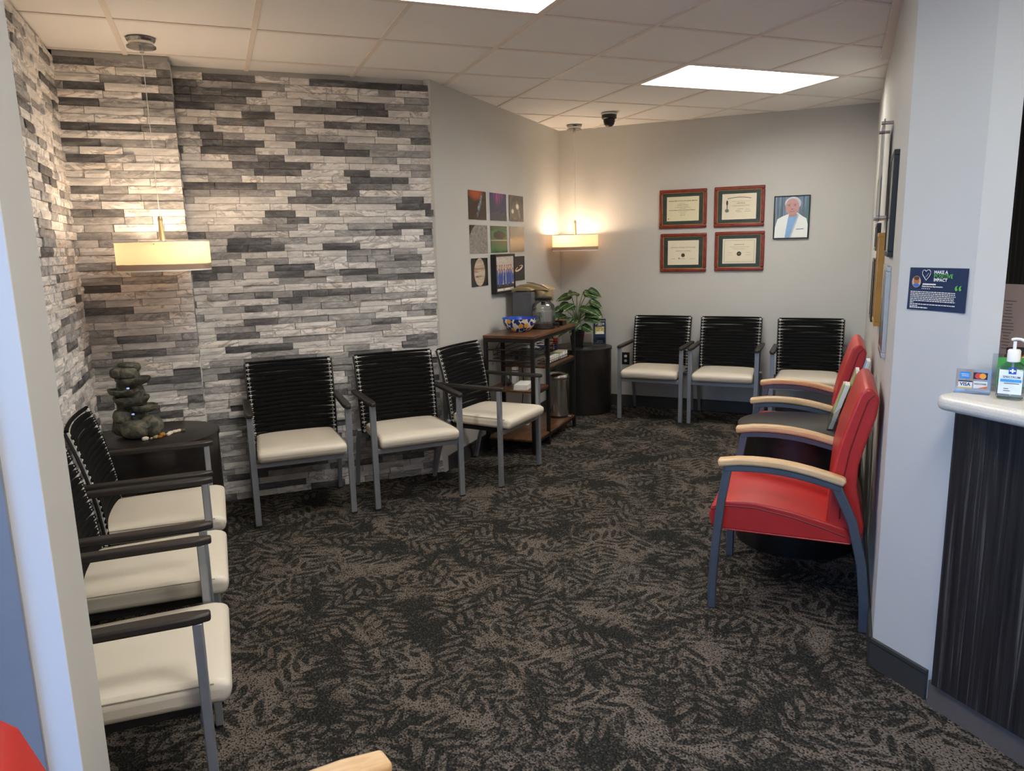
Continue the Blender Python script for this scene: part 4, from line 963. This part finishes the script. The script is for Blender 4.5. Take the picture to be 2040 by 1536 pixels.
t = thing('brochure_stand', 'navy wellness brochure in clear stand on the corner table', 'brochure', (2.375,2.735,.60), vr)
MB().box(-.056,.056,-.004,.004,.008,.245).build('brochure', M['navy'], t); Yb = -.0045
MB().prism_y([(-.042,.105),(.042,.105),(.042,.175),(-.042,.175)], Yb-.0005, Yb).build('printed_photo', plain('brochure photo', srgb(190,190,110), .4, var=.5, scale=60), t)
MB().prism_y(ellipse(.018,.145,.008,.010,10), Yb-.0010, Yb-.0005).prism_y(ellipse(-.012,.140,.008,.010,10), Yb-.0010, Yb-.0005).build('printed_faces', M['skin'], t)
MB().prism_y([(-.034,.108),(.040,.108),(.034,.134),(-.03,.130)], Yb-.0010, Yb-.0005).build('printed_clothing', M['paper'], t)
text('title', 'A Wellness', .021, M['paper'], t, 0, .228, Yb-.0005); text('title', 'Place', .040, M['paper'], t, .003, .203, Yb-.0005, bold=.0005)
b = MB()
for z, w_ in ((.183,.04),(.042,.05),(.030,.06)): b.box(-w_/2,w_/2,Yb-.0004,Yb,z,z+.003)
b.build('lettering', M['paper'], t)
MB().box(-.062,.062,.005,.008,0,.20).box(-.062,.062,-.030,.005,0,.003).box(-.060,.060,-.0105,-.008,.003,.075).build('acrylic_holder', M['acrylic'], t)
for x, y, r_, lab in ((2.195,2.640,.1,'empty clear acrylic card holder on the corner table edge'),):
    t = thing('card_holder', lab, 'card holder', (x,y,.60), vr+r_)
    MB().box(-.046,.046,.010,.013,0,.125).build('back_plate', M['acrylic'], t); MB().box(-.046,.046,-.03,.010,0,.003).build('foot', M['acrylic'], t)
    MB().box(-.046,.046,-.033,-.030,0,.03).build('front_lip', M['acrylic'], t); MB().box(-.046,-.043,-.03,.010,.003,.03).build('side_plate', M['acrylic'], t)
# ================================================================ BROCHURE RACK ON THE SIDE TABLE
ru, rv = .975, 1.848
t = thing('brochure_rack', 'clear tiered brochure rack on the side table by the wall', 'rack', ((ru+rv)/S2,(ru-rv)/S2,.605), math.radians(-135))
for k, (y0, z0, z1) in enumerate(((-.115,.0,.08),(-.07,.05,.14),(-.03,.09,.20))):
    MB().add([(x, y0+dy+(z-z0)*.3, z) for dy in (0,.003) for x, z in ((-.125,z0),(.125,z0),(.125,z1),(-.125,z1))], [(0,1,2,3),(7,6,5,4),(0,4,5,1),(1,5,6,2),(2,6,7,3),(3,7,4,0)]).build('tier_plate', M['acrylic'], t)
for sx in (-.125,.122): MB().prism_x([(-.12,0),(.035,0),(.05,.20),(.01,.20),(-.04,.14),(-.09,.08)], sx, sx+.003).build('side_plate', M['acrylic'], t)
M['leaflet_g'] = plain('green leaflet', srgb(130,172,70), .4, var=.35, scale=30); M['leaflet_b'] = plain('blue leaflet', srgb(108,146,190), .4, var=.35, scale=20); M['leaflet_t'] = plain('tan leaflet', srgb(190,160,134), .4, var=.3, scale=30)
def leaflets(lx, y0, z0, ht, mt, n, lab, grp):
    for k in range(n):
        wx = Matrix.Rotation(math.radians(-135), 2) @ Vector((lx, y0+.005+.0052*k))
        o = thing('leaflet', lab, 'leaflet', (t.location.x+wx.x, t.location.y+wx.y, .605+z0), math.radians(-135), grp)
        sh = .30
        MB().add([(x, dy+z*sh, z) for dy in (0,.0045) for x, z in ((-.052,0),(.052,0),(.052,ht),(-.052,ht))], [(0,1,2,3),(7,6,5,4),(0,4,5,1),(1,5,6,2),(2,6,7,3),(3,7,4,0)]).build('leaflet_pages', M['paper'], o)
        MB().add([(x, -.0006+dy+z*sh, z) for dy in (0,.0005) for x, z in ((-.051,0.001),(.051,0.001),(.051,ht-.001),(-.051,ht-.001))], [(0,1,2,3),(7,6,5,4),(0,4,5,1),(1,5,6,2),(2,6,7,3),(3,7,4,0)]).build('printed_cover', mt, o)
leaflets(.062,-.115,.006,.22,M['leaflet_g'],4,'green covered leaflet in the lowest front tier of the rack','green leaflets in the rack front')
leaflets(-.06,-.115,.006,.20,M['leaflet_t'],3,'tan covered leaflet in the far pocket of the lowest rack tier','tan leaflets in the rack')
leaflets(.062,-.07,.056,.225,M['leaflet_g'],4,'green striped leaflet in the middle tier of the rack','green leaflets in the rack middle')
leaflets(-.06,-.07,.056,.225,M['leaflet_t'],3,'pinkish tan leaflet in the middle tier of the rack','tan leaflets in the rack middle')
leaflets(-.01,-.03,.096,.24,M['leaflet_b'],3,'blue sky leaflet in the top tier of the rack','blue leaflets in the rack')
# ================================================================ FRAMES ON THE RIGHT WALL
rd_ = Vector((P2[0]-CA[0], P2[1]-CA[1])).normalized(); RROT = math.atan2(-rd_.y, -rd_.x)
def on_right(u, off=0):
    k = (u-(CA[0]+CA[1])/S2)/((rd_.x+rd_.y)/S2); return (CA[0]+rd_.x*k-rd_.y*off, CA[1]+rd_.y*k+rd_.x*off)
def wframe(u0, u1, z0, z1, th, mat, lab, inner, fw=.02):
    c = on_right((u0+u1)/2); wd = u1-u0; h = z1-z0
    t = thing('wall_frame', lab, 'picture', (c[0],c[1],z0), RROT, 'frames on the right wall')
    frame(t, wd, h, fw, th, mat, bev=.002)
    MB().box(-wd/2+fw*.6,wd/2-fw*.6,-th*.7,-.001,fw*.6,h-fw*.6).build('certificate_paper', inner, t)
    b = MB()
    for k in range(7): w_ = wd*(.5-.06*(k % 3)); b.box(-w_/2,w_/2,-th*.7-.0004,-th*.7,h*(.82-.09*k),h*(.82-.09*k)+.006)
    b.build('lettering', M['greyink'], t)
    MB().box(-wd/2+fw,wd/2-fw,-th*.9,-th*.86,fw,h-fw).build('glass_pane', M['picglass'], t)
wframe(.235,.545,1.452,1.850,.020,M['black'],'black framed certificate, upper one nearest the pier on the right wall',M['paper'])
wframe(.270,.560,1.055,1.415,.018,M['chrome'],'silver framed certificate, lower one nearest the pier on the right wall',M['blackframe'])
wframe(.99,1.30,1.105,1.548,.028,plain('gold wood frame', srgb(178,128,40), .4, var=.1),'gold wood framed certificate on the right wall above the leaflet rack',M['paper'])
wframe(1.67,1.95,1.452,1.605,.022,M['black'],'small black framed certificate in the far column on the right wall',M['paper'])
wframe(1.78,2.08,1.045,1.405,.022,M['black'],'black framed certificate, lowest and farthest on the right wall',M['paper'])
wframe(2.05,2.36,1.645,1.883,.015,M['blackframe'],'dark thin framed certificate, highest in the far column on the right wall',M['paper'])
c = on_right(1.15); t = thing('acrylic_sign', 'clear acrylic panel on chrome standoffs high on the right wall', 'sign', (c[0],c[1],1.60), RROT)
MB().box(-.19,.19,-.040,-.034,.0,.46).build('acrylic_panel', M['acrylic'], t, bevel=.001); MB().box(-.165,.165,-.0335,-.0325,.03,.43).build('inserted_sheet', plain('lilac sheet', srgb(186,186,204), .4, var=.06), t)
for x in (-.175,.175):
    for z in (.018,.442): MB().sweep([(x,0,z),(x,-.050,z)], .008, n=10).build('standoff', M['chrome'], t, smooth=True)
# ================================================================ BLUE POSTER ON THE PIER
t = thing('blue_poster', 'navy poster reading make a positive impact on the white pier', 'poster', (1.212,-1.6615,1.296), math.radians(-90))
MB().grid(lambda i, j: ((i-.5)*.205, -.0015-.003*(1-j)*abs(2*i-1)**2, j*.134), 6, 4).build('poster_sheet', M['navy'], t, solid=.0005)
yq = -.0052
text('title', 'MAKE A', .0135, M['paper'], t, .008-.020, .1205, yq, 'LEFT', .0004); text('title', 'POSITIVE', .0165, M['green'], t, -.012, .1085, yq, 'LEFT', .0003); text('title', 'IMPACT', .0135, M['paper'], t, -.012, .0965, yq, 'LEFT', .0004)
hp = [(-.038,.094),(-.046,.104),(-.0525,.112),(-.054,.120),(-.050,.1265),(-.0445,.1265),(-.040,.122),(-.036,.127),(-.030,.128),(-.0245,.123),(-.0245,.115),(-.029,.106),(-.038,.096)]
MB().sweep([(x,yq,z) for x, z in hp], .0008, n=5).sweep([(-.042,yq,.104),(-.036,yq,.110),(-.031,yq,.118)], .0005, n=5).build('heart_logo', M['paper'], t)
MB().prism_y(ellipse(-.073,.089,.0165,.0185,24), yq-.0003, yq).build('portrait_disc', plain('warm photo disc', srgb(200,170,140), .4), t)
MB().prism_y(ellipse(-.073,.0915,.010,.012,18), yq-.0006, yq-.0003).build('portrait_face', plain('brown face print', srgb(166,104,70), .5), t)
MB().prism_y(ellipse(-.073,.1005,.0105,.006,16), yq-.0008, yq-.0003).build('portrait_hair', plain('dark hair print', srgb(90,58,38), .5), t)
MB().prism_y([(-.085,.078),(-.080,.074),(-.073,.072),(-.066,.074),(-.061,.078),(-.066,.083),(-.080,.083)], yq-.0009, yq-.0003).build('portrait_clothing', M['blueprint'], t)
text('subtitle', 'Patient Services Representative', .0058, M['paper'], t, -.052, .0755, yq, 'LEFT', .0002)
text('quote_mark', '“', .058, M['green'], t, .074, .058, yq, 'CENTER', .001)
b = MB(); b.box(-.050,-.003,yq-.0003,yq,.0805,.0845)
for k in range(5): b.prism_y(ellipse(-.0505+.0065*k,.0685,.0018,.0018,5,PI/2), yq-.0003, yq)
b.build('lettering', M['paper'], t)
b = MB(); rd = random.Random(9)
for k, w_ in enumerate((.158,.158,.160,.155,.156,.160,.014,.160,.028,.066)):
    x = -.092; z = .0565-.0056*k
    while x < -.092+w_: e = rd.uniform(.004,.012); e = min(e, -.092+w_-x); b.box(x,x+e,yq-.0003,yq,z,z+(.0026 if k < 9 else .0034)); x += e+.002
b.build('paragraph_lettering', M['greyink'] if False else M['paper'], t)
# ================================================================ RECEPTION DESK
CT = 1.07
t = thing('reception_desk', 'dark wood grain reception desk at the right edge', 'desk', (1.17,-1.79,0))
MB().box(.0,.02,-1.2,.0,.09,1.022).build('front_panel', M['laminate'], t); MB().box(.02,.42,-1.2,-.06,.09,1.022).build('desk_body', M['laminate'], t)
MB().box(.012,.03,-1.2,.02,.0,.09).build('kick_plate', M['kick'], t)
fr2 = [(1.205,-1.795),(1.275,-1.850),(1.60,-1.54),(1.62,-2.99),(1.055,-2.99)]
arc = [(1.055+.035-.035*math.cos(a), -1.835+.035*math.sin(a)) for a in [k*PI/2/6 for k in range(7)]]
ct = MB().prism((fr2+arc)[::-1], 1.024, CT).build('worktop', M['counter'], None, bevel=.019, seg=5)
tag(ct, 'cream reception counter with rounded edge', 'counter')
# items on the counter
t = thing('card_sign', 'clear stand showing payment card logos on the counter', 'sign', (1.176,-1.838,CT), math.radians(-60))
MB().box(-.048,.042,-.002,.001,0,.068).build('back_plate', M['acrylic'], t); MB().box(-.048,.042,-.030,-.002,0,.003).build('foot', M['acrylic'], t)
y = -.0025; mk = lambda nm, x0, x1, z0, z1, mt, l=1: MB().prism_y([(x0,z0),(x1,z0),(x1,z1),(x0,z1)], y-.0003*l, y-.0003*(l-1)).build(nm, mt, t)
mk('blue_card_logo', -.038,-.012,.040,.060, plain('card blue', srgb(36,140,220), .4)); text('logo_lettering', 'AMERICAN', .0042, M['paper'], t, -.025,.053,y-.0006,bold=.0001); text('logo_lettering', 'EXPRESS', .0050, M['paper'], t, -.024,.0475,y-.0006,bold=.0001)
mk('black_card_logo', -.004,.032,.040,.060, M['black'])
MB().prism_y(ellipse(.009,.050,.0085,.0085,18), y-.0006, y-.0003).build('red_circle', plain('logo red', srgb(222,60,48), .4), t); MB().prism_y(ellipse(.020,.050,.0085,.0085,18), y-.0009, y-.0006).build('orange_circle', plain('logo orange', srgb(240,160,50), .4), t)
mk('white_card_logo', -.041,-.005,.013,.034, M['paper']); mk('blue_stripe', -.041,-.005,.030,.034, M['navy'], 2); mk('gold_stripe', -.041,-.005,.010,.0135, plain('logo gold', srgb(230,180,70), .4), 2)
text('logo_lettering', 'VISA', .0135, M['navy'], t, -.023,.0225,y-.0008,bold=.0004)
mk('white_card_logo', -.002,.033,.013,.034, M['paper']); text('logo_lettering', 'DISCOVER', .0066, M['ink'], t, .0155,.026,y-.0008,bold=.0002)
MB().prism_y([(.008,.013),(.033,.013),(.033,.021)], y-.0006, y-.0003).build('orange_wedge', plain('orange wedge', srgb(236,120,40), .4), t)
t = thing('hand_sanitizer', 'clear pump bottle of hand sanitizer on the counter', 'bottle', (1.172,-1.950,CT), math.radians(-62))
M['gel'] = glass('clear gel', (.80,.88,.96), .25, .9)
MB().box(-.033,.033,-.021,.021,.003,.092).build('bottle_body', M['gel'], t, bevel=.008, seg=3)
MB().add([(-.031,-.019,.092),(.031,-.019,.092),(.031,.019,.092),(-.031,.019,.092),(-.012,-.011,.108),(.012,-.011,.108),(.012,.011,.108),(-.012,.011,.108)], [(0,1,5,4),(1,2,6,5),(2,3,7,6),(3,0,4,7),(4,5,6,7)]).build('bottle_shoulder', M['gel'], t)
MB().box(-.028,.028,-.0215,-.0212,.018,.086).build('front_label', plain('white label', srgb(226,234,240), .4), t)
MB().box(-.006,.012,-.0222,-.0216,.075,.093).build('logo_square', plain('logo blue', srgb(20,80,170), .4), t)
MB().prism_y([(.001,.078),(.005,.078),(.005,.090),(.001,.090)], -.0226, -.0222).prism_y([(-.004,.082),(.010,.082),(.010,.086),(-.004,.086)], -.0227, -.0223).build('logo_mark', M['paper'], t)
text('brand_lettering', 'SPECTRUM', .0085, M['navy'], t, .002, .066, -.0222, bold=.0001); MB().box(-.024,.026,-.0222,-.0216,.052,.060).build('blue_band', plain('label blue', srgb(70,160,220), .4), t)
b = MB()
for z, w_ in ((.047,.036),(.032,.012),(.026,.016)): b.box(-.015,-.015+w_,-.0220,-.0215,z,z+.0022)
b.build('lettering', M['greyink'], t)
MB().lathe([(.013,.106),(.016,.108),(.016,.138),(.013,.142),(.0,.143)], 20).build('pump_collar', M['white'], t, smooth=True)
MB().lathe([(.0045,.142),(.0045,.165)], 12).build('pump_stem', M['white'], t, smooth=True)
MB().sweep([(-.010,.0,.168),(.0,-.0,.171),(.014,-.004,.171),(.026,-.006,.165)], .010, .008).build('pump_head', M['white'], t, bevel=.003)
MB().sweep([(0,0,.01),(0,0,.12)], .003, n=6).build('dip_tube', M['white'], t)
t = thing('green_sign', 'green welcome sign in a clear holder behind the sanitizer', 'sign', (1.285,-1.925,CT), math.radians(-48))
MB().box(-.095,.10,-.002,.002,0,.115).build('acrylic_holder', M['acrylic'], t); MB().box(-.082,.095,-.0035,-.0022,.015,.105).build('green_sheet', plain('green sheet', srgb(70,150,70), .4), t)
text('title', 'We', .034, M['paper'], t, -.020, .088, -.0045, 'LEFT'); MB().box(-.045,.085,-.0045,-.0036,.02,.062).build('blue_panel', plain('pale blue panel', srgb(160,190,200), .4), t)
c2 = 1.86
t = thing('price_flyer', 'pale pink lettered flyer standing behind the desk', 'flyer', (2.018,-1.44,1.03), math.radians(-90))
MB().box(-.16,.16,-.003,0,.0,.305).build('flyer_sheet', plain('pink paper', srgb(206,188,190), .6, var=.03), t); b = MB(); rd = random.Random(4)
for x in (-.105,.0,.105):
    for k in range(16):
        w_ = rd.uniform(.02,.06); b.box(x-w_/2,x+w_/2,-.0036,-.003,.05+.0125*k,.053+.0125*k)
b.build('lettering', M['greyink'], t)
MB().prism_y(ellipse(-.04,.28,.014,.012,8), -.0036, -.003).prism_y(ellipse(.06,.275,.018,.010,8), -.0036, -.003).build('flower_print', plain('pink print', srgb(220,130,160), .5), t)
t = thing('amber_jar', 'amber jar with dark lid on the back of the counter', 'jar', (1.50,-1.74,CT))
MB().lathe([(0,0),(.035,0),(.038,.01),(.038,.07),(.030,.08),(0,.08)], 24).build('jar_body', plain('amber glass', srgb(150,84,40), .1, var=.2), t, smooth=True); MB().lathe([(0,.08),(.034,.08),(.034,.096),(0,.096)], 24).build('lid', M['black'], t, smooth=True)
